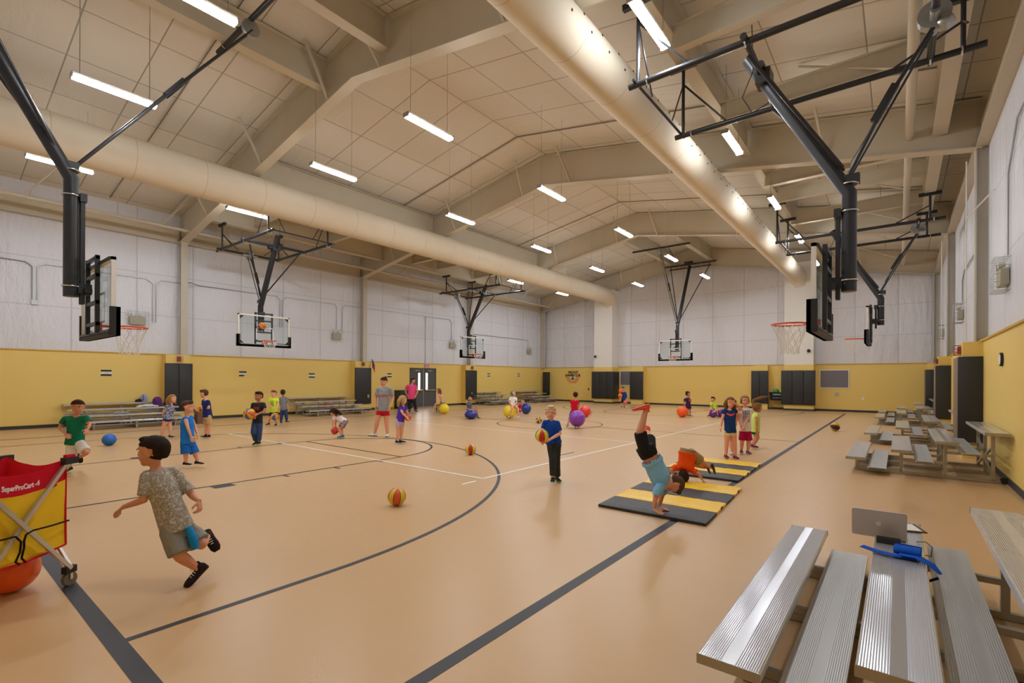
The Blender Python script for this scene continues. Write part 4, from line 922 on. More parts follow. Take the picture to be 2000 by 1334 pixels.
person('boy in black t-shirt and jeans carrying a multicoloured ball in both hands', (504, 870), Jn(
    hd=(505, 774), nk=(505, 786), ls=(495, 790), rs=(515, 790), le=(492, 804, -.04), re=(518, 803, -.06), lw=(495, 811, -.12), rw=(505, 808, -.2), lh=(499, 824), rh=(507, 824), lk=(495, 844, -.1), la=(500, 861, .08), rk=(507, 845, -.02), ra=(506, 862, 0)),
    (-.3, .02, 1), H=1.16, sk=(176, 118, 86), hair=(48, 34, 28), vox=.008, shirt=C('black_tee', (44, 42, 46)), prn=dict(base=(44, 42, 46), col=(176, 54, 62), z=.04, w=.07, h=.035, s=90), slv=.6, bottom=C('blue_jeans', (48, 66, 108), (62, 84, 128), 8), leg=1.9, front=(-.15, 0, 1), toes=((-.3, -.3, 1), (.1, 0, 1)), shoes=((36, 40, 38), (120, 190, 120)), hem=.03)
person('boy in neon yellow t-shirt with green print bouncing an orange ball', (533, 832), Jn(
    hd=(534.5, 769), nk=(534.5, 777), ls=(528, 780), rs=(541.5, 780), le=(527, 790, -.04), re=(543.5, 788, -.03), lw=(531, 795, -.15), rw=(542.5, 793, -.12), lh=(531, 804), rh=(538, 804), lk=(528, 816, -.06), la=(524.5, 826, .1), rk=(538, 816, -.08), ra=(539, 827, -.05)),
    (-.1, 0, 1), H=1.12, sk=(226, 172, 146), hair=(128, 86, 56), vox=.01, shirt=C('neon_tee', (214, 240, 60)), prn=dict(base=(214, 240, 60), col=(52, 130, 70), z=-.02, w=.06, h=.1, s=60), slv=.5, bottom=C('dark_shorts', (44, 44, 52)), leg=.8, toes=((-.4, 0, 1), (.2, 0, 1)), shoes=((30, 30, 34), (90, 90, 96)), hem=.02)
person('child in grey long-sleeved shirt and jeans walking away beside the boy in neon yellow', (555, 827), Jn(
    hd=(552.5, 767), nk=(553.5, 775), ls=(548, 778), rs=(559.5, 778), le=(547, 787, -.02), re=(564, 787, .02), lw=(550, 795, .08), rw=(568, 795, -.03), lh=(551, 800), rh=(558, 800), lk=(550, 812, 0), la=(549, 822.5, 0), rk=(559, 811, .05), ra=(560, 821, .1)),
    (-.5, 0, -1), H=1.12, sk=(176, 118, 86), hair=(70, 52, 40), vox=.01, shirt=C('grey_sweat', (140, 140, 148), (120, 120, 128)), slv=1.85, bottom=C('blue_jeans', (48, 66, 108), (62, 84, 128), 8), leg=1.9, front=(-.4, 0, -1), toes=((-.3, 0, -1), (.3, 0, -1)), shoes=((44, 60, 90), (60, 60, 62)))
person('girl in white top and dark patterned shorts bending over a red ball', (664, 856), Jn(
    hd=(652, 806, -.06), nk=(656, 812, 0), ls=(653, 814, -.08), rs=(659, 814, .1), le=(650, 824, -.1), re=(655, 826, .1), lw=(650, 834, -.08), rw=(656, 836, .1), lh=(672, 824, -.05), rh=(674, 825, .06), lk=(662, 838, -.06), la=(667, 850, -.05), rk=(667, 838, .06), ra=(669, 850, .06)),
    (-.6, -.8, .2), H=1.08, sk=(220, 164, 138), hair=(66, 42, 34), hstyle='long', vox=.009, shirt=C('white_pink_top', (234, 228, 230), (226, 196, 202)), slv=.6, bottom=C('dark_patterned_shorts', (60, 44, 70), (200, 180, 190), 40, True, (64, 46, 66)), leg=.7, front=(-.3, -1, 0), hup=(-.75, .6, 0), toes=((-1, 0, .3), (-1, 0, .3)), shoes=((40, 130, 160), (60, 150, 170)))
person('smiling woman in grey t-shirt and red shorts walking, hair tied up', (745, 856), Jn(
    hd=(749, 745.5), nk=(750, 756.5), ls=(739.5, 760), rs=(761, 760.5), le=(734, 777, .03), re=(768, 777, .05), lw=(734, 791, -.02), rw=(763, 793, -.06), lh=(744, 800), rh=(753.5, 800), lk=(737.5, 820, -.05), la=(732, 846, 0), rk=(755, 822, 0), ra=(757, 846, 0)),
    (-.25, -.15, 1), H=1.6, hs=1.08, sk=(212, 158, 130), hair=(62, 40, 32), hstyle='bun', vox=.009, shirt=C('grey_adult_tee', (150, 152, 156), (134, 136, 140)), prn=dict(base=(152, 154, 158), base2=(136, 138, 142), col=(170, 70, 78), z=.0, w=.13, h=.03, s=110), slv=.7, bottom=C('red_shorts', (204, 28, 40), (184, 22, 34)), leg=.55, front=(-.1, 0, 1), hup=(.12, 1, 0), toes=((-1, .12, .35), (.1, 0, 1)), shoes=((206, 208, 212), (60, 60, 64)), wide=.95, cat='adult', hem=.05)
person('woman in bright pink t-shirt and black trousers standing before the double doors', (806, 805), Jn(
    hd=(807, 743.5), nk=(804, 751), ls=(796, 754), rs=(812, 754), le=(792, 765, .02), re=(815.5, 765, .02), lw=(795.5, 772, -.1), rw=(812, 773, -.1), lh=(800, 778), rh=(808, 778), lk=(799.5, 790), la=(800, 800.5), rk=(810, 790), ra=(812, 800.5)),
    (1, 0, .15), H=1.55, hs=1.05, sk=(206, 152, 128), hair=(60, 44, 40), hstyle='short', vox=.012, shirt=C('pink_tee', (244, 84, 140), (232, 74, 128)), slv=.55, bottom=C('black_trousers', (40, 40, 44)), leg=1.95, front=(.3, 0, 1), toes=((-.1, 0, 1), (.7, 0, .7)), shoes=((50, 44, 44), (40, 40, 40)), wide=1.25, cat='adult', hem=.06)
person('blonde girl in purple t-shirt holding an orange basketball, turned away', (780, 867), Jn(
    hd=(787, 781.5), nk=(786, 792), ls=(781, 796, -.05), rs=(791, 796, .08), le=(787, 808, -.12), re=(795, 807, .12), lw=(793, 814, -.1), rw=(798, 812, .1), lh=(777.5, 821, -.03), rh=(784, 821, .04), lk=(777, 842, -.02), la=(776, 860, 0), rk=(784.5, 842, .05), ra=(783, 859, .06)),
    (.85, -.2, -.3), H=1.16, sk=(222, 172, 144), hair=(206, 166, 104), hstyle='long', vox=.008, shirt=C('purple_tee', (92, 58, 176), (80, 46, 160)), slv=.4, bottom=C('lilac_shorts', (206, 190, 212), (190, 170, 200), 40), leg=.55, front=(.8, 0, -.5), toes=((1, 0, .25), (1, 0, .1)), shoes=((30, 40, 70), (60, 120, 150)), hem=.02)
person('girl sitting on a yellow bouncing ball with her hands at her head', (862, 808), Jn(
    hd=(857, 763.5), nk=(860, 770), ls=(858, 773, -.1), rs=(862, 773, .1), le=(853, 773, -.2), re=(857, 772, .18), lw=(853, 766, -.14), rw=(855, 765, .12), lh=(864, 786, -.06), rh=(866, 786, .08), lk=(851, 789, -.1), la=(846, 802, -.08), rk=(856, 790, .1), ra=(855, 803, .1)),
    (-1, -.1, .1), H=1.1, sk=(226, 178, 150), hair=(150, 106, 72), hstyle='long', vox=.012, shirt=C('pink_strap_top', (226, 176, 160), (214, 158, 146)), slv=0, bottom=C('grey_bike_shorts', (110, 122, 124)), leg=.35, toes=((-1, 0, .1), (-1, 0, .2)), shoes=((222, 190, 180), (200, 170, 160)))
person('boy in grey-blue t-shirt sitting on a squashed dark blue ball', (925, 818), Jn(
    hd=(918, 779.5), nk=(916, 786), ls=(912, 788, -.04), rs=(920, 788, .06), le=(911, 796, -.1), re=(923, 795, .1), lw=(915, 800, -.15), rw=(926, 799, .04), lh=(914, 802, -.05), rh=(919, 802, .06), lk=(924, 801, -.12), la=(925, 813, -.12), rk=(931, 801, .08), ra=(934, 814, .08)),
    (.3, .6, .3), H=1.05, sk=(190, 136, 104), hair=(66, 48, 38), vox=.012, shirt=C('slate_tee', (92, 104, 128), (76, 86, 108)), slv=.5, bottom=C('pale_shorts', (190, 176, 160)), leg=.5, front=(.7, 0, .7), toes=((.7, 0, .6), (1, 0, .3)), shoes=((60, 70, 110), (190, 190, 196)))
person('girl in white t-shirt laughing on top of a big yellow ball', (1002, 818), Jn(
    hd=(1002.5, 768.5), nk=(1001.5, 775), ls=(996, 778), rs=(1007.5, 778), le=(994.5, 786, -.04), re=(1009.5, 786, -.04), lw=(999.5, 792, -.2), rw=(1005, 792, -.2), lh=(998, 791), rh=(1004.5, 791), lk=(1000.5, 797, -.28), la=(994, 812, -.25), rk=(1012.5, 799, -.2), ra=(1012, 813, -.22)),
    (.7, .5, .5), H=1.08, sk=(224, 172, 150), hair=(120, 150, 130), hstyle='pony', vox=.012, shirt=C('white_tee', (238, 236, 236)), slv=.5, bottom=C('white_bottoms', (226, 222, 226)), leg=.35, front=(.1, 0, 1), toes=((-.3, -.2, 1), (.2, -.2, 1)), shoes=((200, 200, 206), (120, 110, 110)))
person('child in red shirt crouching behind the blue ball past the laughing girl', (1018, 806), Jn(
    hd=(1021.5, 786.5), nk=(1018.5, 790), ls=(1016, 792, -.08), rs=(1019, 792, .1), le=(1018, 798, -.1), re=(1021, 798, .1), lw=(1020, 804, -.1), rw=(1023, 803, .1), lh=(1011, 798, -.06), rh=(1012, 798, .08), lk=(1015, 803, -.06), la=(1009, 805, -.05), rk=(1016, 803, .08), ra=(1010, 805, .08)),
    (1, .1, .2), H=1.0, sk=(226, 178, 154), hair=(214, 180, 130), vox=.013, shirt=C('red_tee', (206, 26, 38)), slv=1.4, bottom=C('red_bottoms', (180, 24, 34)), leg=1.6, front=(.7, -.6, 0), toes=((-.2, -1, 0), (-.2, -1, 0)), shoes=((160, 40, 50), (200, 190, 190)))
person('blond boy in blue t-shirt and dark trousers carrying a colourful ball', (1083, 943), Jn(
    hd=(1075.5, 806), nk=(1076, 822), ls=(1065, 826), rs=(1088, 827), le=(1059.5, 842, -.02), re=(1093.5, 847, -.04), lw=(1062, 855, -.2), rw=(1075, 858, -.22), lx=(1059, 862, -.24), rx=(1066, 861, -.25), lh=(1077, 864), rh=(1086.5, 864), lk=(1079.5, 896, -.08), la=(1080, 930, -.06), rk=(1087, 896, .02), ra=(1089, 931, .1)),
    (-.12, -.04, 1), H=1.18, hs=1.0, sk=(226, 172, 144), hair=(240, 222, 178), vox=.0062, shirt=C('royal_blue_tee', (22, 74, 168), (18, 62, 150)), slv=.72, bottom=C('charcoal_trousers', (58, 62, 64), (46, 50, 52)), leg=1.95, front=(-.1, 0, 1), toes=((-.15, -.1, 1), (.25, 0, 1)), shoes=((34, 44, 46), (120, 170, 90)), hem=.0, curl=(.6, .6))
person('boy in red t-shirt and black shorts seen from behind beside the purple ball', (1117, 835), Jn(
    hd=(1124, 772), nk=(1123, 781), ls=(1116.5, 784), rs=(1129.5, 784), le=(1114.5, 793, .03), re=(1131, 792, .05), lw=(1117, 800, .05), rw=(1129, 799, .15), lh=(1118.5, 803), rh=(1125, 803), lk=(1113, 815, .05), la=(1109, 829, -.05), rk=(1127, 814, .1), ra=(1130, 826, .2)),
    (.1, 0, -1), H=1.12, sk=(216, 160, 132), hair=(66, 44, 34), vox=.009, shirt=C('bright_red_tee', (214, 22, 44), (196, 18, 38)), slv=.45, bottom=C('black_shorts', (36, 38, 46)), leg=.75, toes=((-.2, -.7, -.5), (.2, -.5, -.8)), shoes=((150, 60, 80), (190, 190, 190)), hem=.0, deep_add=.25)
person('child in blue jacket by the back wall holding three small balls', (1216, 797), Jn(
    hd=(1217, 759.5), nk=(1218, 765), ls=(1214, 767), rs=(1222, 767), le=(1212, 772, -.04), re=(1224, 774, 0), lw=(1210, 771, -.2), rw=(1223, 780, -.06), lh=(1215.5, 781), rh=(1220, 781), lk=(1215, 788), la=(1214, 793.5), rk=(1219.5, 788), ra=(1219, 793.5)),
    (-.4, 0, 1), H=1.12, sk=(210, 156, 128), hair=(66, 46, 36), vox=.015, shirt=C('blue_jacket', (32, 54, 124), (40, 66, 140)), slv=1.8, bottom=C('navy_shorts', (34, 36, 60)), leg=.8, toes=((-.3, 0, 1), (.2, 0, 1)), shoes=((60, 54, 54), (120, 110, 100)))
person('girl in purple t-shirt with puffed hair standing at the orange ball', (1346, 814), Jn(
    hd=(1344, 769.5), nk=(1343, 777), ls=(1337.5, 780), rs=(1347.5, 780), le=(1336, 788, -.03), re=(1350, 785, -.06), lw=(1336.5, 796, -.04), rw=(1347, 777, -.13), lh=(1342, 794), rh=(1347.5, 794), lk=(1343, 803), la=(1344, 810, 0), rk=(1348, 803), ra=(1348, 810)),
    (.8, 0, .6), H=1.08, sk=(196, 140, 110), hair=(84, 54, 40), hstyle='puffs', vox=.012, shirt=C('dark_purple_tee', (62, 36, 96)), prn=dict(base=(60, 36, 94), col=(226, 92, 60), z=.02, w=.05, h=.045, s=50), slv=.45, bottom=C('navy_bottoms', (48, 52, 88)), leg=.5, front=(.5, 0, .9), toes=((.7, 0, .7), (.8, 0, .5)), shoes=((120, 90, 90), (200, 196, 190)))
person('small boy in neon green t-shirt sitting on a purple ball near the back wall', (1393, 815), Jn(
    hd=(1392, 780), nk=(1393, 786.5), ls=(1389, 789, -.05), rs=(1398.5, 789, .05), le=(1388, 795, -.1), re=(1401, 794, .05), lw=(1391, 799, -.2), rw=(1398, 799, -.15), lh=(1392.5, 799), rh=(1398, 799), lk=(1386.5, 800, -.2), la=(1384, 810.5, -.2), rk=(1400, 801.5, -.22), ra=(1402, 811.5, -.22)),
    (-.9, .05, .4), H=1.02, sk=(216, 160, 132), hair=(74, 48, 38), vox=.012, shirt=C('neon_green_tee', (196, 236, 70)), slv=.5, bottom=C('grey_bottoms', (150, 110, 130)), leg=.6, front=(-.4, 0, .9), toes=((-.8, 0, .6), (.3, 0, 1)), shoes=((60, 60, 66), (190, 190, 190)))
person('girl in navy and red top shading her eyes with her hand', (1427, 895), Jn(
    hd=(1427, 786.5), nk=(1425, 799), ls=(1414.5, 803), rs=(1435, 803), le=(1410.5, 820, 0), re=(1448, 799, -.06), lw=(1408, 833, -.03), rw=(1434, 786, -.18), rx=(1424, 782, -.19), lh=(1421, 842), rh=(1431, 842), lk=(1419, 864), la=(1418, 887.5), rk=(1434.5, 864.5), ra=(1436, 889)),
    (-.12, -.05, 1), H=1.16, hs=1.0, sk=(226, 168, 140), hair=(140, 98, 58), hstyle='long', vox=.0068, shirt=C('galaxy_top', (30, 66, 126), (22, 46, 100)), prn=dict(base=(34, 72, 136), base2=(20, 40, 92), col=(232, 84, 76), z=.055, w=.075, h=.017, solid=True, arc=True), slv=.35, bottom=C('cream_shorts', (232, 214, 168), (218, 198, 150)), leg=.42, toes=((-.1, 0, 1), (.1, 0, 1)), shoes=((128, 30, 62), (150, 60, 90)), hem=.05, palm=((1, 0, .2), (0, -.3, 1)), curl=(.5, .15), tee=C('red_collar', (206, 60, 60)))
person('girl in white printed t-shirt and magenta shorts with her hands clasped', (1454, 886), Jn(
    hd=(1454.8, 782.5), nk=(1455.5, 795), ls=(1446, 802), rs=(1465, 801.5), le=(1443.5, 818, -.03), re=(1459.5, 819, -.1), lw=(1447, 831, -.14), rw=(1453.5, 831, -.18), lx=(1451, 838, -.17), rx=(1450, 838, -.2), lh=(1451, 840), rh=(1460, 840), lk=(1449.5, 861), la=(1448, 878.5, 0), rk=(1462.5, 861), ra=(1461, 880)),
    (-.1, 0, 1), H=1.2, hs=1.0, sk=(220, 162, 134), hair=(176, 132, 84), hstyle='pony', vox=.0068, shirt=C('white_print_tee', (228, 222, 218)), prn=dict(base=(230, 226, 222), col=(96, 70, 96), z=.0, w=.07, h=.12, s=70), slv=.42, bottom=C('magenta_shorts', (186, 26, 84), (166, 20, 72)), leg=.95, front=(-.2, 0, 1), toes=((-.4, 0, 1), (0, 0, 1)), shoes=((118, 46, 96), (190, 180, 190)), hem=.02, curl=(.5, .5))
person('girl in pale lime t-shirt seen from the side with her ponytail flying up', (1472, 877), Jn(
    hd=(1480, 796.5), nk=(1477, 805), ls=(1474, 809, .08), rs=(1478, 809, -.08), le=(1476, 822, .1), re=(1477.5, 824, -.12), lw=(1478, 834, .05), rw=(1478, 835, -.12), lh=(1473.5, 842, .06), rh=(1476, 842, -.06), lk=(1477, 854, .1), la=(1470, 868, .12), rk=(1479.5, 855, -.06), ra=(1471.5, 869.5, -.04), tail=(1472, 782, .05), tail2=(1486, 777, .1), tail3=(1503, 774, .15)),
    (1, -.15, .2), H=1.14, sk=(204, 148, 116), hair=(152, 110, 66), hstyle='pony', vox=.0075, shirt=C('lime_tee', (216, 236, 128), (196, 222, 110)), slv=.4, bottom=C('dark_green_shorts', (20, 96, 60)), leg=.2, toes=((1, 0, .1), (1, -.05, .2)), shoes=((130, 60, 84), (206, 200, 214)), hem=.03)
person('child mostly hidden behind the girl in the navy and red top, arm stretched out', (1429, 889), Jn(
    hd=(1432, 790.5, .0), nk=(1429, 802), ls=(1419, 804, -.05), rs=(1437, 804, .05), le=(1408, 799, -.02), re=(1440, 815, .1), lw=(1399, 802, 0), rw=(1438, 825, 0), lh=(1425, 838), rh=(1431, 838), lk=(1426, 861, .1), la=(1429.5, 881, 0), rk=(1431, 860, .05), ra=(1432, 878, .05)),
    (.3, 0, 1), H=1.08, hs=.9, sk=(222, 164, 136), hair=(140, 98, 60), hstyle='short', vox=.009, shirt=C('peach_top', (226, 170, 150)), slv=.3, bottom=C('beige_shorts', (220, 206, 170)), leg=.3, toes=((-.4, 0, 1), (-.2, 0, 1)), shoes=((222, 218, 224), (190, 180, 200)), deep_add=.12)
person('boy in light blue t-shirt and black shorts doing a handstand on the mat', (1283, 1001), Jn(
    hd=(1316, 946, -.02), nk=(1300, 951), ls=(1284, 958, -.12), rs=(1297, 954, .12), le=(1279.5, 977, -.13), re=(1291, 974, .14), lw=(1277.5, 994, -.14), rw=(1287, 989.5, .14), lx=(1289, 1001, -.2), rx=(1299, 994, .1),
    lh=(1259, 884, -.05), rh=(1270, 881, .05), lk=(1250, 842, -.05), la=(1261, 803, -.02), rk=(1268, 856, .26), ra=(1264, 842, .45)),
    (-.45, -.85, .0), H=1.18, hs=1.02, sk=(206, 152, 122), hair=(104, 76, 52), vox=.006, shirt=C('light_blue_tee', (142, 198, 240), (120, 182, 228)), slv=.5, bottom=C('black_gym_shorts', (36, 34, 36)), leg=.95, front=(-.2, 0, 1), hup=(.85, -.5, 0), toes=((-.95, -.3, .1), (-.3, -.9, 0)), shoes=((236, 98, 76), (226, 110, 90)), zref=.055, curl=(.05, .05), palm=((.2, -1, .1), (.2, -1, .1)), hem=-.14, footL=.2)
person('boy in orange t-shirt and khaki shorts doing a somersault on the mat', (1345, 938), Jn(
    hd=(1333, 930, -.02), nk=(1337, 920, .02), ls=(1319, 913, 0), rs=(1350, 917, 0), le=(1311, 918, -.02), re=(1364, 925, -.08), lw=(1317, 931, -.02), rw=(1371, 936, -.1), rx=(1376, 942, -.12), lh=(1336, 886, .04), rh=(1350, 886, .04), lk=(1352, 906, .25), la=(1377, 913, .22), rk=(1370, 902, .1), ra=(1388, 913, .06)),
    (.0, -.75, -.65), H=1.12, hs=1.0, sk=(206, 148, 116), hair=(58, 38, 30), vox=.0065, shirt=C('orange_tee', (240, 88, 24), (226, 74, 16)), slv=.75, bottom=C('khaki_gym_shorts', (168, 146, 108), (150, 128, 92)), leg=.85, front=(0, -.2, -1), hup=(.0, -.6, .8), toes=((.3, -1, 0), (.15, -1, .1)), shoes=((64, 62, 56), (150, 146, 130)), zref=.055, wide=1.2, curl=(.2, .1), palm=((0, -1, 0), (0, -1, 0)))
# ------------------------------------------------------------------ balls
def ball_mat(name, cols, seam=(40, 30, 26), n=8, axis=2, spots=False, tw=0.):
    m = mat(name, rgb(*cols[0]), .42); t = NT(m); co = t.coords(); sep = t.n('ShaderNodeSeparateXYZ'); t.l(co, sep.inputs[0]); a, b_, c_ = [(0, 1, 2), (1, 2, 0), (2, 0, 1)][(axis+1) % 3]
    ang = t.math('ADD', t.math('DIVIDE', t.math('ARCTAN2', sep.outputs[b_], sep.outputs[a]), 2*math.pi), .5+tw); k_ = t.math('MULTIPLY', ang, float(n)); idx = t.math('FRACT', t.math('DIVIDE', t.math('FLOOR', k_), float(len(cols))))
    st = [(max(0, i/len(cols)-.02), rgb(*c)) for i, c in enumerate(cols)]
    col = t.ramp(idx, st, 'CONSTANT') if len(cols) > 1 else None
    if seam:
        sm = t.math('LESS_THAN', t.math('PINGPONG', k_, .5), .045); ring = t.math('LESS_THAN', t.math('ABSOLUTE', sep.outputs[c_]), .0035); sm = t.math('MAXIMUM', sm, ring) if len(cols) == 1 else sm
        col = t.mix(sm, col if col else rgb(*cols[0]), rgb(*seam))
    if col: t.l(col, t.b.inputs['Base Color'])
    t.bump(t.noise(co, 220, 2), .2, .002); return m
def ball(u, v, rpx, m, label, d=None, on=0., floorv=None, name='ball', sq=1., rot=(0, 0, 0), group=None, dd=0., detail=None):
    if d is None: g = ground(u, floorv or v+rpx*sq, on); d = g.dot(FWD)+dd
    R = rpx*d/F_PX
    c = deep(u, v, d)
    if floorv or on is not None and d is not None and dd == 0 and name != 'held': pass
    b = MB(); b.ell((0, 0, 0), (R, R, R*sq), 40, 24); o = b.build(name if name != 'held' else 'ball', m, smooth=80); o.location = c; o.rotation_euler = facecam(c, rot[1], (rot[2], rot[3])) if rot[0] == 'f' else rot
    return tag(o, label, 'ball', group), c, R
def facecam(c, tw, tilt=(0, 0)):   # turns a panelled ball so that its first panel is seen from the front
    al = math.atan2(-c[1], -c[0]); return (tilt[0], tilt[1], al+math.pi-math.pi/8+tw*2*math.pi)
def floorball(u, vb, rpx, m, label, sq=1., rot=(0, 0, 0), lift=0., name='ball'):
    g = ground(u, vb); d = g.dot(FWD); R = rpx*d/F_PX; b = MB(); b.ell((0, 0, 0), (R, R, R*sq), 44, 26); o = b.build(name, m, smooth=80); o.location = (g.x, g.y, R*sq+.001+lift); o.rotation_euler = facecam(g, rot[1], (rot[2], rot[3])) if rot[0] == 'f' else rot
    return tag(o, label, 'ball'), V(o.location), R
RB = ball_mat('red_yellow_ball', [(214, 88, 36), (216, 186, 40)], n=8, tw=.06); MC = ball_mat('multicolour_ball', [(178, 44, 34), (226, 190, 40), (52, 110, 150), (226, 190, 40)], n=8); MY = ball_mat('orange_yellow_blue_ball', [(222, 96, 30), (230, 180, 36), (56, 96, 170), (226, 150, 32)], n=8)
OB = ball_mat('orange_basketball', [(212, 84, 36)]); BB = ball_mat('blue_basketball', [(30, 104, 196)], seam=(20, 70, 150)); KB = ball_mat('red_playball', [(206, 56, 44)], seam=None); GB = ball_mat('gold_black_ball', [(212, 160, 30), (212, 160, 30), (50, 34, 26)], n=6, axis=0)
floorball(775, 987.5, 17.5, RB, 'orange and yellow basketball on the floor, centre of the near court', rot=('f', .06, .12, -.1)); floorball(919, 888.5, 10.3, MC, 'red, yellow and blue basketball on the curved black line', rot=('f', 0, -.1, .15))
floorball(1052.5, 827, 6.3, MC, 'small multicoloured ball near the centre circle', rot=(1., .7, .3)); floorball(1631, 842, 8.4, GB, 'gold and black ball near the right sideline', rot=(.6, .3, .2)); floorball(213, 870.5, 11.6, BB, 'blue basketball on the floor near the boy in green', rot=(1.2, .3, 1.1))
ball(511.5, 636.5, 7.2, MY, 'orange ball in the air before the glass of the left goal', d=(V((-17.2, 8.1, 0))).dot(FWD), name='held', rot=(1, .4, 0))
pd = lambda u, v, z=0.: ground(u, v, z).dot(FWD)
ball(384.5, 801, 8, MY, 'ball held out by the boy in the navy t-shirt', d=pd(404, 856)-.02, name='held', rot=(1, 0, .5)); ball(487, 808.5, 11, MY, 'multicoloured ball held by the boy in the black t-shirt', d=pd(504, 870)-.2, name='held', rot=(1.2, .4, .5))
ball(537, 813.5, 7.5, MY, 'orange ball bouncing before the boy in neon yellow', d=pd(533, 832)-.22, name='held', rot=(.4, .4, .5)); ball(654, 841, 7.3, KB, 'red ball under the hands of the bending girl', d=pd(664, 856), name='held')
ball(796.5, 815.5, 6.6, OB, 'orange basketball held by the girl in purple', d=pd(780, 867), name='held', rot=(1, .5, 0)); ball(1058.5, 851, 13.4, ball_mat('red_yellow_green_ball', [(196, 40, 34), (224, 196, 40), (80, 120, 70), (226, 200, 44)], n=8), 'red, yellow and green ball held by the blond boy in blue', d=pd(1083, 943)-.3, name='held', rot=('f', 0, .1, -.25))
ball(1212, 763.5, 3.9, KB if 0 else ball_mat('orange_small_ball', [(240, 110, 30)], seam=None), 'upper orange ball held by the child in the blue jacket', d=pd(1216, 797)-.22, name='held'); ball(1211.4, 772.5, 4.1, MATS['orange_small_ball'], 'lower orange ball held by the child in the blue jacket', d=pd(1216, 797)-.3, name='held'); ball(1221, 785.5, 3.7, ball_mat('pink_small_ball', [(236, 96, 120)], seam=None), 'pink ball hanging from the hand of the child in the blue jacket', d=pd(1216, 797)-.12, name='held')
def big(name, c, dots=False):
    m = mat(name, rgb(*c), .28, coat=.3)
    if dots:
        t = NT(m); co = t.coords(); vo = t.n('ShaderNodeTexVoronoi'); vo.inputs['Scale'].default_value = 16; vo.inputs['Randomness'].default_value = .6; t.l(co, vo.inputs['Vector']); sep = t.n('ShaderNodeSeparateXYZ'); t.l(co, sep.inputs[0])
        k_ = t.math('MULTIPLY', t.math('LESS_THAN', vo.outputs['Distance'], .2), t.math('GREATER_THAN', sep.outputs[2], .1)); t.l(t.mix(k_, rgb(*c), rgb(*[min(255, q+120) for q in c])), t.b.inputs['Base Color'])
    return m
yb = big('yellow_vinyl', (238, 214, 36)); bb = big('blue_vinyl', (26, 48, 140)); pb = big('purple_vinyl', (132, 52, 178), True); rb = big('red_vinyl', (226, 48, 42), True); ob_ = big('orange_vinyl', (242, 92, 24)); pb2 = big('violet_vinyl', (92, 40, 150))
def hop(u, vb, r_, m, label, sq=1., lift=0., hd=None):
    o, c, R = floorball(u, vb, r_, m, label, sq, (0, 0, 0), lift, 'exercise_ball')
    if hd:
        h = sdir(hd); b = MB(); side = h.cross(FWD).normalized(); p = c+h*R*.96
        b.tube([p-side*.05, p-side*.06+h*.06, p+side*.06+h*.06, p+side*.05], .014, 8); b.build('handle', m, o, c, smooth=60)
    return o
hop(867, 808.5, 10.2, yb, 'yellow ball under the girl by the double doors'); hop(920, 818.5, 13, bb, 'squashed dark blue ball under the boy in grey-blue', .68); hop(995.5, 818, 13, yb, 'big yellow ball under the laughing girl in white', 1., .02, (.8, .3, .3))
hop(1027.5, 808.5, 10, bb, 'blue ball beside the crouching child in red', 1.05, 0, (-.3, 1, .2)); hop(1127, 836.5, 16.2, pb, 'large purple ball with white dots near the boy in red', 1., .05, (0, -1, 0)); hop(1142.5, 814.6, 11.2, rb, 'large red ball behind the purple ball', 1., 0, (1, -.35, 0))
hop(1332.7, 815, 10.9, ob_, 'large orange ball beside the girl in purple near the back wall'); hop(1392.7, 815.5, 7.6, pb2, 'purple ball under the small boy in neon green', .98); hop(1406, 815, 7.6, pb2, 'second purple ball, right of the seated small boy', .98)
# ------------------------------------------------------------------ tumbling mats
matb = noisy('black_vinyl_mat', rgb(40, 40, 47), rgb(33, 33, 40), .5, 3, 0, .3, 7); maty = noisy('yellow_vinyl_mat', rgb(244, 200, 30), rgb(236, 186, 20), .38, 3, 0, .3, 7)
def mats(A, B, D, label):                      # A near left, B near right, D far right; four panels
    A = V(A); B = V(B); D = V(D); ax = B-A; ay = D-B; r = empty('tumbling_mat', (A.x, A.y, 0), label=label, cat='gym mat', group='tumbling mats'); o = r.location
    for i in range(4):
        p = A+ay*(i/4); q = A+ay*((i+1)/4); g = ay.normalized()*.008
        vs = []; n = 10; b = MB(); random.seed(i+int(A.x*10))
        lo = [p+g, p+ax+g, q+ax-g, q-g]
        # pillowed slab
        nx, ny = 16, 8; top = []
        for y in range(ny+1):
            for x in range(nx+1):
                fx = x/nx; fy = y/ny; e_ = min(fx, 1-fx, fy, 1-fy); z = .05*min(1, (.45+e_*9))**.5+.003*math.sin(x*2.1+i)*(e_ > .05); top.append(p+g+ax*fx+(q-p-2*g)*fy+V((0, 0, z)))
        b.v += top
        for y in range(ny):
            for x in range(nx): b.f.append((y*(nx+1)+x, y*(nx+1)+x+1, (y+1)*(nx+1)+x+1, (y+1)*(nx+1)+x))
        ring = [x for x in range(nx+1)]+[y*(nx+1)+nx for y in range(1, ny+1)]+[ny*(nx+1)+x for x in range(nx-1, -1, -1)]+[y*(nx+1) for y in range(ny-1, 0, -1)]
        k0 = len(b.v)
        for j in ring: v_ = b.v[j].copy(); v_.z = .004; b.v.append(v_)
        m_ = len(ring)
        for j in range(m_): b.f.append((ring[j], ring[(j+1) % m_], k0+(j+1) % m_, k0+j))
        b.f.append(tuple(k0+j for j in range(m_))[::-1]); b.mi = [0]*len(b.f)
        pn = b.build('panel', [maty, matb][(i+1) % 2], r, o, smooth=50)
        if i % 2 == 1:
            b = MB(); c = p+ax+ay*.125; e1 = ay.normalized(); e2 = ax.normalized(); b.bar(c-e1*.05+V((0, 0, .03))+e2*.001, c+e1*.05+V((0, 0, .03))+e2*.001, .03, .004, e2); b.build('label_patch', ink, pn, o)
    return r
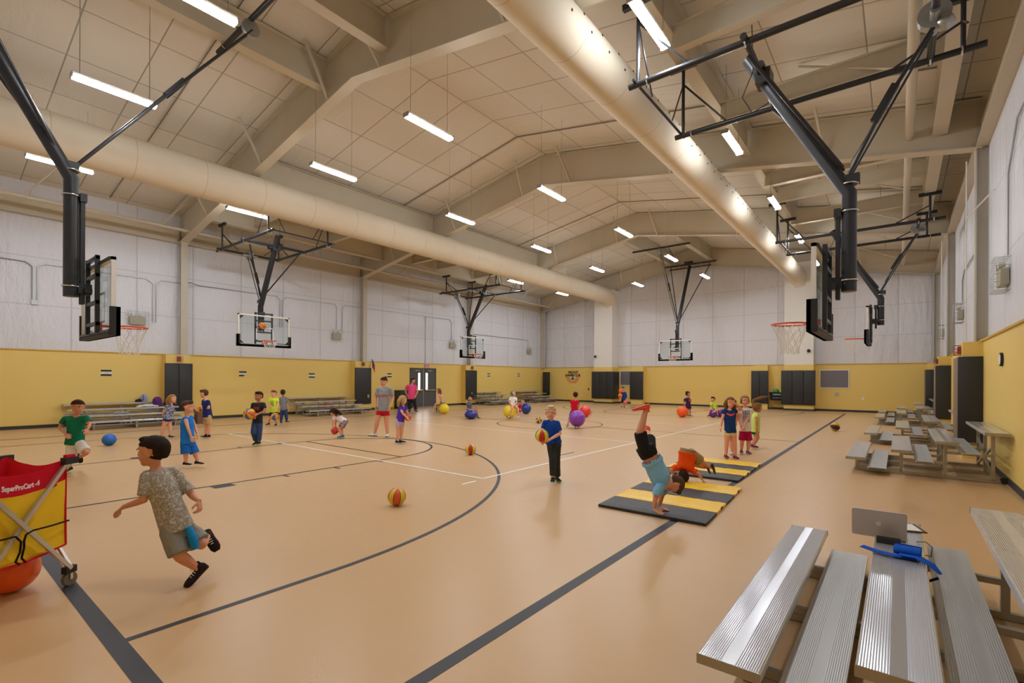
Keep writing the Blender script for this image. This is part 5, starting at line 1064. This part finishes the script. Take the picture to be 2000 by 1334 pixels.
m1 = [ground(1168, 990), ground(1378, 1029), ground(1449, 957)]; m2 = [ground(1232, 937), ground(1396, 944), ground(1487, 909)]
mats((m1[0].x, m1[0].y, 0), (m1[1].x, m1[1].y, 0), (m1[2].x, m1[2].y, 0), 'near tumbling mat in black and yellow stripes under the handstand')
B2 = ground(1441, 943); D2 = ground(1487, 909); A2 = B2-(m1[1]-m1[0])
mats((A2.x, A2.y, 0), (B2.x, B2.y, 0), (D2.x, D2.y, 0), 'farther tumbling mat in black and yellow stripes before the three girls')
# ------------------------------------------------------------------ ball carts
def cart():
    w0 = ground(135, 1143); r = empty('ball_cart', (w0.x, w0.y, 0), label='red and yellow mesh ball cart at the left edge of the foreground', cat='ball cart'); o = r.location
    d = (-FWD*.31-RGT*.03).normalized(); s = V((d.y, -d.x, 0)); s = s if s.dot(RGT) < 0 else -s; L = .64; Wd = .55
    P = lambda a, b_, z: w0+d*a+s*b_+V((0, 0, z))
    redc = cloth('red_canvas', (214, 26, 50)); yelc = cloth('yellow_mesh', (250, 212, 56), (244, 200, 40)); blc = cloth('black_tape', (30, 26, 24)); al = mat('aluminium_tube', rgb(205, 205, 202), .35, .7)
    for side, b_ in ((0, 0.), (1, Wd)):
        for q in (0, 1):
            b = MB(); b.bar(P(0 if q == 0 else L, b_+(.012 if q else -.012), .13), P(L if q == 0 else 0, b_+(.012 if q else -.012), .94), .026, .026); b.build('cross_tube', al, r, o)
    for a in (0, L):
        for b_ in (0, Wd):
            b = MB(); q = P(a, b_, .94); b.bar(q-d*.05, q+d*.05, .045, .05); b.build('corner_joint', blk2, r, o); b = MB(); q = P(a, b_, .12); b.bar(q-d*.04, q+d*.04, .045, .05); jt = b.build('corner_joint', blk2, r, o)
            b = MB(); q = P(a, b_, .05); b.tube([q-s*.015, q+s*.015], .05, 18); cs = b.build('caster', mat('grey_wheel', rgb(110, 102, 90), .5), r, o, smooth=40)
            b = MB(); b.bar(P(a, b_-.02, .05), P(a, b_-.02, .11), .02, .005, s); b.bar(P(a, b_+.02, .05), P(a, b_+.02, .11), .02, .005, s); b.build('caster_fork', chrome, cs, o)
    b = MB(); q = P(0, 0, .975); b.bar(q-d*.03, q+d*.035, .03, .02); b.build('red_latch', redc, r, o)
    for b_ in (0, Wd):
        b = MB(); b.bar(P(0, b_, .13), P(.0, Wd-b_, .13), .012, .012)
    for a in (-.012, L+.012):
        for z0_, z1_ in ((.13, .94), (.94, .13)): b = MB(); b.bar(P(a, 0, z0_), P(a, Wd, z1_), .02, .02); b.build('end_cross_tube', al, r, o)
    def sag(t, amp): return -amp*math.sin(math.pi*t)
    def panel(p0, p1, name, z0, z1, am0, am1, m_, n=16, rows=5, off=.0, bulge=.02):
        b = MB(); nrm = (p1-p0).normalized().cross(UP)
        for dq in (0, .004):
            k0 = len(b.v)
            for j in range(rows+1):
                for i in range(n+1):
                    t_ = i/n; q = p0.lerp(p1, t_); z = (z0+sag(t_, am0))*(1-j/rows)+(z1+sag(t_, am1))*(j/rows); b.v.append(q+V((0, 0, z))+nrm*(off+dq+bulge*math.sin(math.pi*t_)*math.sin(3.1*j/rows+.3)+.004*math.sin(t_*23+j)))
            for j in range(rows):
                for i in range(n): a_ = k0+j*(n+1)+i; b.f.append((a_, a_+1, a_+n+2, a_+n+1))
        b.mi = [0]*len(b.f); return b.build(name, m_, r, o, smooth=60)
    c = [w0+d*.005+s*.024, w0+d*(L-.005)+s*.024, w0+d*(L-.005)+s*(Wd-.024), w0+d*.005+s*(Wd-.024)]
    for i in range(4):
        p0, p1 = c[i], c[(i+1) % 4]; panel(p0, p1, 'mesh_side', .31, .80, .03, .05, yelc); panel(p0, p1, 'top_band', .78, .955, .05, .06, redc, off=-.003, rows=3)
        b = MB(); b.tube([p0.lerp(p1, t/12)+V((0, 0, .31+sag(t/12, .03))) for t in range(13)], .007, 6); b.build('bottom_hem', redc, r, o)
        b = MB(); b.tube([p0+V((0, 0, .31)), p0+V((0, 0, .6))+d*.004, p0+V((0, 0, .95))], .007, 6); b.build('corner_seam', redc, r, o)
    b = MB(); b.add([c[0]+V((0, 0, .31)), c[1]+V((0, 0, .31)), c[2]+V((0, 0, .31)), c[3]+V((0, 0, .31))], [(0, 1, 2, 3)])
    q = .3; b.add([p+V((0, 0, q)) for p in c], [(0, 1, 2, 3)]); b.build('mesh_floor', yelc, r, o)
    nrm = -s
    def onside(u, v):   # distance along the cart side and height of a point seen at u, v
        q = ray(u, v); c0 = V((0, 0, CAM_H)); t_ = (w0-c0).dot(s)/q.dot(s); p = c0+q*t_; return (p-w0).dot(d)-.03, p.z
    for pts in ([onside(*p) for p in ((133, 1016), (95, 1027), (58, 1036), (45, 1044), (41, 1056), (41, 1069), (36, 1090), (44, 1098))], [onside(*p) for p in ((-8, 1056), (24, 1048), (35, 1058), (33, 1078), (24, 1098), (32, 1102))]):
        b = MB(); b.tube([w0+d*max(.006, .03+a_)+s*.006+nrm*(.014+.016*math.sin(math.pi*a_/L))+V((0, 0, z_)) for a_, z_ in pts], .0065, 6); b.build('black_piping', blc, r, o, smooth=60)
    wt = mat('white_print', rgb(235, 225, 225), .6)
    F = lambda x, y, z: w0+d*(.335-x)+s*(.016)+nrm*(.02+z)+V((0, 0, .85+y-.05*math.sin(math.pi*(.335-x)/L)+.01))
    text('SuperProCart -4', .05, wt, F, r, 'lettering', o, bold=.0015, squeeze=.7)
    return r, w0, d, s, L, Wd
_, w0, cd_, cs_, cL, cW = cart()
def plainball(c, R, m, label):
    b = MB(); b.ell((0, 0, 0), R, 32, 20); o = b.build('ball', m, smooth=80); o.location = c; return tag(o, label, 'ball')
floorball(22, 1156, 43, big('orange_play', (240, 96, 20)), 'orange ball on the floor under the mesh ball cart')
b = MB()
def cart2():
    c = V((-4.95, 28.95, 0)); r = empty('ball_cart', c, label='black ball cart against the back wall filled with green and yellow balls', cat='ball cart'); bk = cloth('black_cart_fabric', (34, 34, 36))
    b = MB()
    for q in (-.22, .21): b.prism([(-.36, .5), (.36, .5), (.44, .92), (-.44, .92)], q, q+.01, lambda x, y, z: V((c.x+x, c.y+z, y)))
    for q in (-1, 1): b.add([V((c.x+q*x, c.y+y, z)) for x, y, z in ((.36, -.22, .5), (.36, .22, .5), (.44, .22, .92), (.44, -.22, .92), (.35, -.22, .5), (.35, .22, .5), (.43, .22, .92), (.43, -.22, .92))], [(0, 1, 2, 3), (4, 5, 6, 7), (0, 1, 5, 4), (2, 3, 7, 6)])
    b.box((c.x-.36, c.y-.22, .5), (c.x+.36, c.y+.22, .51)); b.build('basket', bk, r, c)
    for x in (-.38, .38):
        for y in (-.2, .2):
            b = MB(); b.tube([(c.x+x*.9, c.y+y, .5), (c.x+x, c.y+y, .06)], .012, 8); lg = b.build('leg', chrome, r, c); b = MB(); b.tube([(c.x+x-.012, c.y+y, .035), (c.x+x+.012, c.y+y, .035)], .034, 12); b.build('caster', blk2, lg, c, smooth=40)
    F = lambda x, y, z: V((c.x+x, c.y-.225-z, y)); wt = mat('white_print', rgb(235, 225, 225), .6)
    b = MB(); b.box((c.x-.24, c.y-.232, .76), (c.x+.16, c.y-.222, .85)); b.box((c.x-.26, c.y-.232, .61), (c.x+.26, c.y-.222, .64)); b.build('faded_print', cloth('grey_print2', (170, 170, 170), (90, 90, 90), 40), r, c)
    for dx, dy, col, lb in ((-.12, 0, (30, 140, 70), 'green'), (.16, .02, (214, 214, 50), 'yellow')):
        b = MB(); b.ell((0, 0, 0), .15, 24, 16); o = b.build('ball', big(lb+'_cart_ball', col), smooth=80); o.location = (c.x+dx, c.y+dy, .98-.03); tag(o, lb+' ball on top of the black cart by the back wall', 'ball')
cart2()
# black box behind the woman in pink
g = ground(790, 797.5)
b = MB(); b.box((XL+WD+.03, 15.95, 0), (XL+WD+.5, 16.75, .95), .01); tag(b.build('storage_cabinet', padm, o=(XL+.4, 16.3, 0)), 'dark cabinet against the left wall beside the double doors', 'cabinet')
# ------------------------------------------------------------------ things on the near bleacher
def laptop():
    z = .452; hl = ground(1692, 1044, z+.01); hr = ground(1762, 1055, z+.01); hx_ = (hr-hl).normalized(); hx_.z = 0; wd = .31; mid = (hl+hr)/2-hx_*.03
    fw = V((-hx_.y, hx_.x, 0))                # away from the camera: the base lies behind the lid
    r = empty('laptop', (mid.x, mid.y, z), label='open silver laptop on the near bleacher, its lid towards the court side', cat='laptop'); o = r.location
    sil = mat('silver_laptop', rgb(214, 210, 216), .4, .1); b0 = V((mid.x, mid.y, z+.012))
    F = lambda x, y, zz: b0+hx_*x+fw*y+V((0, 0, zz))
    def rr(w_, h_, q, y0=0.):
        pts = []
        for cx, cy, a0 in ((w_-q, h_-q, 0), (-w_+q, h_-q, 90), (-w_+q, -h_+q, 180), (w_-q, -h_+q, 270)):
            for k_ in range(5): a = math.radians(a0+k_*22.5); pts.append((cx+q*math.cos(a), cy+q*math.sin(a)+y0))
        return pts
    b = MB(); b.prism(rr(wd/2, .11, .012, .112), -.01, .006, F); b.build('base', sil, r, o, smooth=30)
    b = MB(); b.prism(rr(wd/2-.025, .05, .003, .07), .0062, .0085, F); b.build('keyboard', blk2, r, o)
    tilt = math.radians(20); L = lambda x, y, zz: b0+hx_*x+(UP*math.cos(tilt)-fw*math.sin(tilt))*y+(-fw*math.cos(tilt)-UP*math.sin(tilt))*zz
    b = MB(); b.prism(rr(wd/2, .105, .014, .107), 0, .007, L); lid = b.build('lid', sil, r, o, smooth=30)
    b = MB(); b.prism(rr(wd/2-.01, .095, .004, .107), -.001, 0, L); b.build('screen', mat('dark_screen', rgb(20, 22, 26), .15), lid, o)
    lg = mat('logo_silver', rgb(245, 245, 248), .3); pts = []
    for k_ in range(40):
        a = 2*math.pi*k_/40; x = .0165*math.cos(a)*(1+.06*math.cos(2*a)); y = .0175*math.sin(a)
        if abs(a-math.pi/2) < .35: y -= .003*(1-abs(a-math.pi/2)/.35)
        if abs(a-3*math.pi/2) < .3: y += .0025
        dx = x-.0215; dd_ = math.hypot(dx, y-.002)
        if dd_ < .0105: s_ = .0105/dd_; x = .0215+dx*s_; y = .002+(y-.002)*s_
        pts.append((x, y+.108))
    b = MB(); b.prism(pts, .0072, .0082, L); b.prism([(.001, .129), (.004, .134), (.0095, .137), (.009, .132), (.005, .129)], .0072, .0082, L); b.build('logo', lg, lid, o)
    return b0, hx_, fw
lb0, lhx, lfw = laptop()
Zs = .452
def slab(name, c, ax, w_, h_, t_, m, label, cat):
    ax = V(ax).normalized(); ay = V((-ax.y, ax.x, 0)); b = MB(); F = lambda x, y, z: V(c)+ax*x+ay*y+V((0, 0, z)); b.prism([(-w_/2, -h_/2), (w_/2, -h_/2), (w_/2, h_/2), (-w_/2, h_/2)], 0, t_, F); o = b.build(name, m, o=c); return tag(o, label, cat)
cb = slab('clipboard', V((.06, 4.76, Zs)), (.95, .3, 0), .16, .23, .008, mat('brown_board', rgb(90, 66, 50), .5), 'brown clipboard behind the laptop screen', 'clipboard')
b = MB(); F = lambda x, y, z: V((.055, 4.76, Zs+.008))+V((.95, .3, 0)).normalized()*x+V((-.3, .95, 0)).normalized()*y+V((0, 0, z)); b.prism([(-.065, -.1), (.06, -.1), (.06, .09), (-.065, .09)], 0, .002, F); b.build('paper_sheet', paper, cb, cb.location)
slab('adapter', ground(1735, 1060, Zs), lhx, .13, .07, .03, blk2, 'black power pack lying before the laptop', 'power adapter')
pc = ground(1812, 1062, Zs)
def rib(pts, w_, up, name, m, label=None, cat=None, parent=None, o=None, t_=.004, wvec=None):
    b = MB(); vs = []; n = len(pts)
    for i, p in enumerate(pts):
        d = (pts[min(i+1, n-1)]-pts[max(i-1, 0)]).normalized(); x = V(wvec) if wvec else d.cross(V(up)).normalized(); nn = d.cross(x).normalized(); ww = w_[i] if isinstance(w_, list) else w_
        vs += [p-x*ww/2+nn*t_/2, p+x*ww/2+nn*t_/2, p+x*ww/2-nn*t_/2, p-x*ww/2-nn*t_/2]
    fs = []
    for i in range(n-1):
        for j in range(4): a = i*4+j; c = i*4+(j+1) % 4; fs.append((a, c, c+4, a+4))
    fs += [(0, 1, 2, 3), tuple((n-1)*4+j for j in (3, 2, 1, 0))]; b.add(vs, fs); ob = b.build(name, m, parent, o or pts[0], smooth=50)
    if label: tag(ob, label, cat)
    return ob
bluec = cloth('blue_strap', (20, 92, 206), (14, 78, 186))
S0 = ground(1683, 1066, Zs+.02); S1 = ground(1735, 1082, Zs+.012); S2 = ground(1790, 1092, Zs+.012); S3 = ground(1838, 1112, Zs-.0); q0 = ground(1760, 1085, Zs)
stp = empty('fabric_belt', (q0.x, q0.y, Zs), label='bright blue fabric belt, rolled up, lying across the near bleacher plank', cat='belt')
rib([S0, S0.lerp(S1, .5)+V((0, 0, -.004)), S1, S1.lerp(S2, .5), S2], .058, (0, 0, 1), 'strap', bluec, parent=stp, o=stp.location)
rib([S1.lerp(S2, .4)+V((0, 0, .012)), S2+V((0, 0, .014)), S2.lerp(S3, .6)+V((0, 0, .004)), S3+V((0, 0, -.03))], [.06, .075, .06, .02], (0, 0, 1), 'strap_tail', bluec, parent=stp, o=stp.location)
ca = ground(1747, 1070, Zs+.036); cbx = ground(1799, 1080, Zs+.036); ax = (cbx-ca).normalized(); ay = V((-ax.y, ax.x, 0))
sp_ = []
for i in range(64):
    a = i/64*2*math.pi*3.2; rr_ = .016+.034*i/64; sp_.append((ca+cbx)/2+ay*(rr_*1.25*math.cos(a))+V((0, 0, rr_*.62*math.sin(a)-.0)))
rib(sp_, (cbx-ca).length*1.0, (0, 0, 1), 'rolled_part', bluec, parent=stp, o=stp.location, wvec=ax, t_=.0035)
e0 = ground(1795, 1112, .3+.01)
b = MB(); p0 = ground(1795, 1105, Zs-.02); b.tube([p0, p0+V((.01, -.02, -.05)), p0+V((.05, .0, -.08)), p0+V((.09, .02, -.06))], .008, 6); b.build('hanging_end', cloth('dark_blue_strap', (16, 30, 80)), stp, stp.location, smooth=60)
w1 = ground(1790, 1058, Zs+.005)
b = MB(); b.tube([w1, w1+V((.05, -.01, .01)), w1+V((.08, -.08, -.0)), w1+V((.07, -.17, -.04)), w1+V((.03, -.22, -.02))], .003, 6); tag(b.build('cable', blk2, o=w1, smooth=60), 'thin black cable looping from the laptop over the plank edge', 'cable')
# ------------------------------------------------------------------ bags and clothes on the left bleachers
def bag(y, x, z, label, col, col2, s=.3, cat='bag'):
    r = empty('backpack', (x, y, z), label=label, cat=cat); o = r.location
    b = MB(); b.ell((x, y, z+s*.5), (s*.32, s*.42, s*.5), 16, 10); b.box((x-s*.2, y-s*.3, z), (x+s*.25, y+s*.3, z+s*.5)); vobj('bag_body', b, .012, cloth('bag', col, col2, 9), r, o, 3)
    b = MB(); b.tube([(x+s*.3, y-s*.15, z+s*.2), (x+s*.36, y-s*.15, z+s*.6), (x+s*.1, y-s*.12, z+s*.95)], .012, 6); b.build('strap', cloth('bag_strap', col2), r, o)
def heap(y, x, z, sx, sy, sz, label, col, col2, cat='clothes', scale=16):
    r_ = MB(); r_.ell((x, y, z+sz*.4), (sx, sy, sz*.6), 18, 10); r_.ell((x+sx*.2, y+sy*.5, z+sz*.3), (sx*.7, sy*.5, sz*.5), 14, 8); r_.ell((x, y-sy*.6, z+sz*.25), (sx*.8, sy*.5, sz*.4), 14, 8)
    me = voxel(r_, .012, 2, folds(.03, 11)); me.materials.clear(); me.materials.append(cloth('heap', col, col2, scale)); me.name = 'jacket'; me.transform(Matrix.Translation((-x, -y, -z)))
    for v in me.vertices: v.co.z = max(v.co.z, 0)
    me.polygons.foreach_set('use_smooth', [True]*len(me.polygons)); ob = bpy.data.objects.new('jacket', me); COL.objects.link(ob); ob.location = (x, y, z); tag(ob, label, cat)
def on_left(u, v, row): # point on a left bleacher plank
    x = -18.4-(0, .61, 1.16, 1.71)[row]-.14; z = (.28, .45, .63, .8)[row]*.9; r_ = ray(u, v); t = x/r_.x; return r_.y*t, x, z
y, x, z = on_left(281, 790, 3); bag(y, x, z, 'small blue and white bag on the top row of the left bleacher', (196, 206, 220), (60, 80, 160), .26)
y, x, z = on_left(307, 803, 2); bag(y, x, z, 'dark purple backpack behind the blonde girl on the left bleacher', (54, 36, 62), (110, 60, 140), .34)
y, x, z = on_left(291, 803, 2); heap(y, x, z, .12, .32, .09, 'white jacket heaped on the left bleacher', (226, 226, 230), (190, 190, 196))
y, x, z = on_left(237, 818, 1); heap(y, x, z, .12, .2, .08, 'dark patterned clothes on the second row of the left bleacher', (60, 54, 66), (200, 196, 200), scale=30)
y, x, z = on_left(272, 785, 3); heap(y, x, z, .08, .1, .1, 'black cap on the top row of the left bleacher', (34, 30, 32), (44, 40, 40))
y, x, z = on_left(641, 797, 1); heap(y, x, z, .12, .2, .1, 'grey and pink clothes on the second left bleacher', (104, 100, 108), (190, 90, 110))
y, x, z = on_left(1034, 779, 1); heap(y, x, z, .12, .25, .12, 'reddish bundle on the farthest left bleacher', (150, 60, 80), (120, 90, 100))
g = ground(1348, 815)
b = MB(); c = ground(372, 822); b.box((-18.75, 6.25, 0), (-18.45, 6.55, .42)); b.box((-18.75, 6.25, .42), (-18.45, 6.55, .44)); tag(b.build('cardboard_box', mat('brown_card', rgb(112, 78, 60), .7), o=(-18.6, 6.4, 0)), 'brown box at the right end of the nearest left bleacher', 'box')
b = MB(); c = ground(766, 798); b.ell((c.x, c.y, .14), (.12, .12, .14), 12, 8); b.tube([(c.x, c.y, .2), (c.x+.05, c.y+.05, .45)], .05, 8); me = voxel(b, .015, 2, folds(.03, 14)); me.materials.clear(); me.materials.append(cloth('lime_vest', (206, 226, 50))); ob = bpy.data.objects.new('vest', me); COL.objects.link(ob); tag(ob, 'lime yellow vest hanging beside the dark cabinet', 'vest')
b = MB(); b.ell((0, 0, 0), .14, 20, 14); c = ground(853, 806); o = b.build('ball', big('green_ball', (30, 110, 60)), smooth=80); o.location = (c.x-.3, c.y+.4, .14); tag(o, 'dark green ball half hidden behind the seated girl by the doors', 'ball')
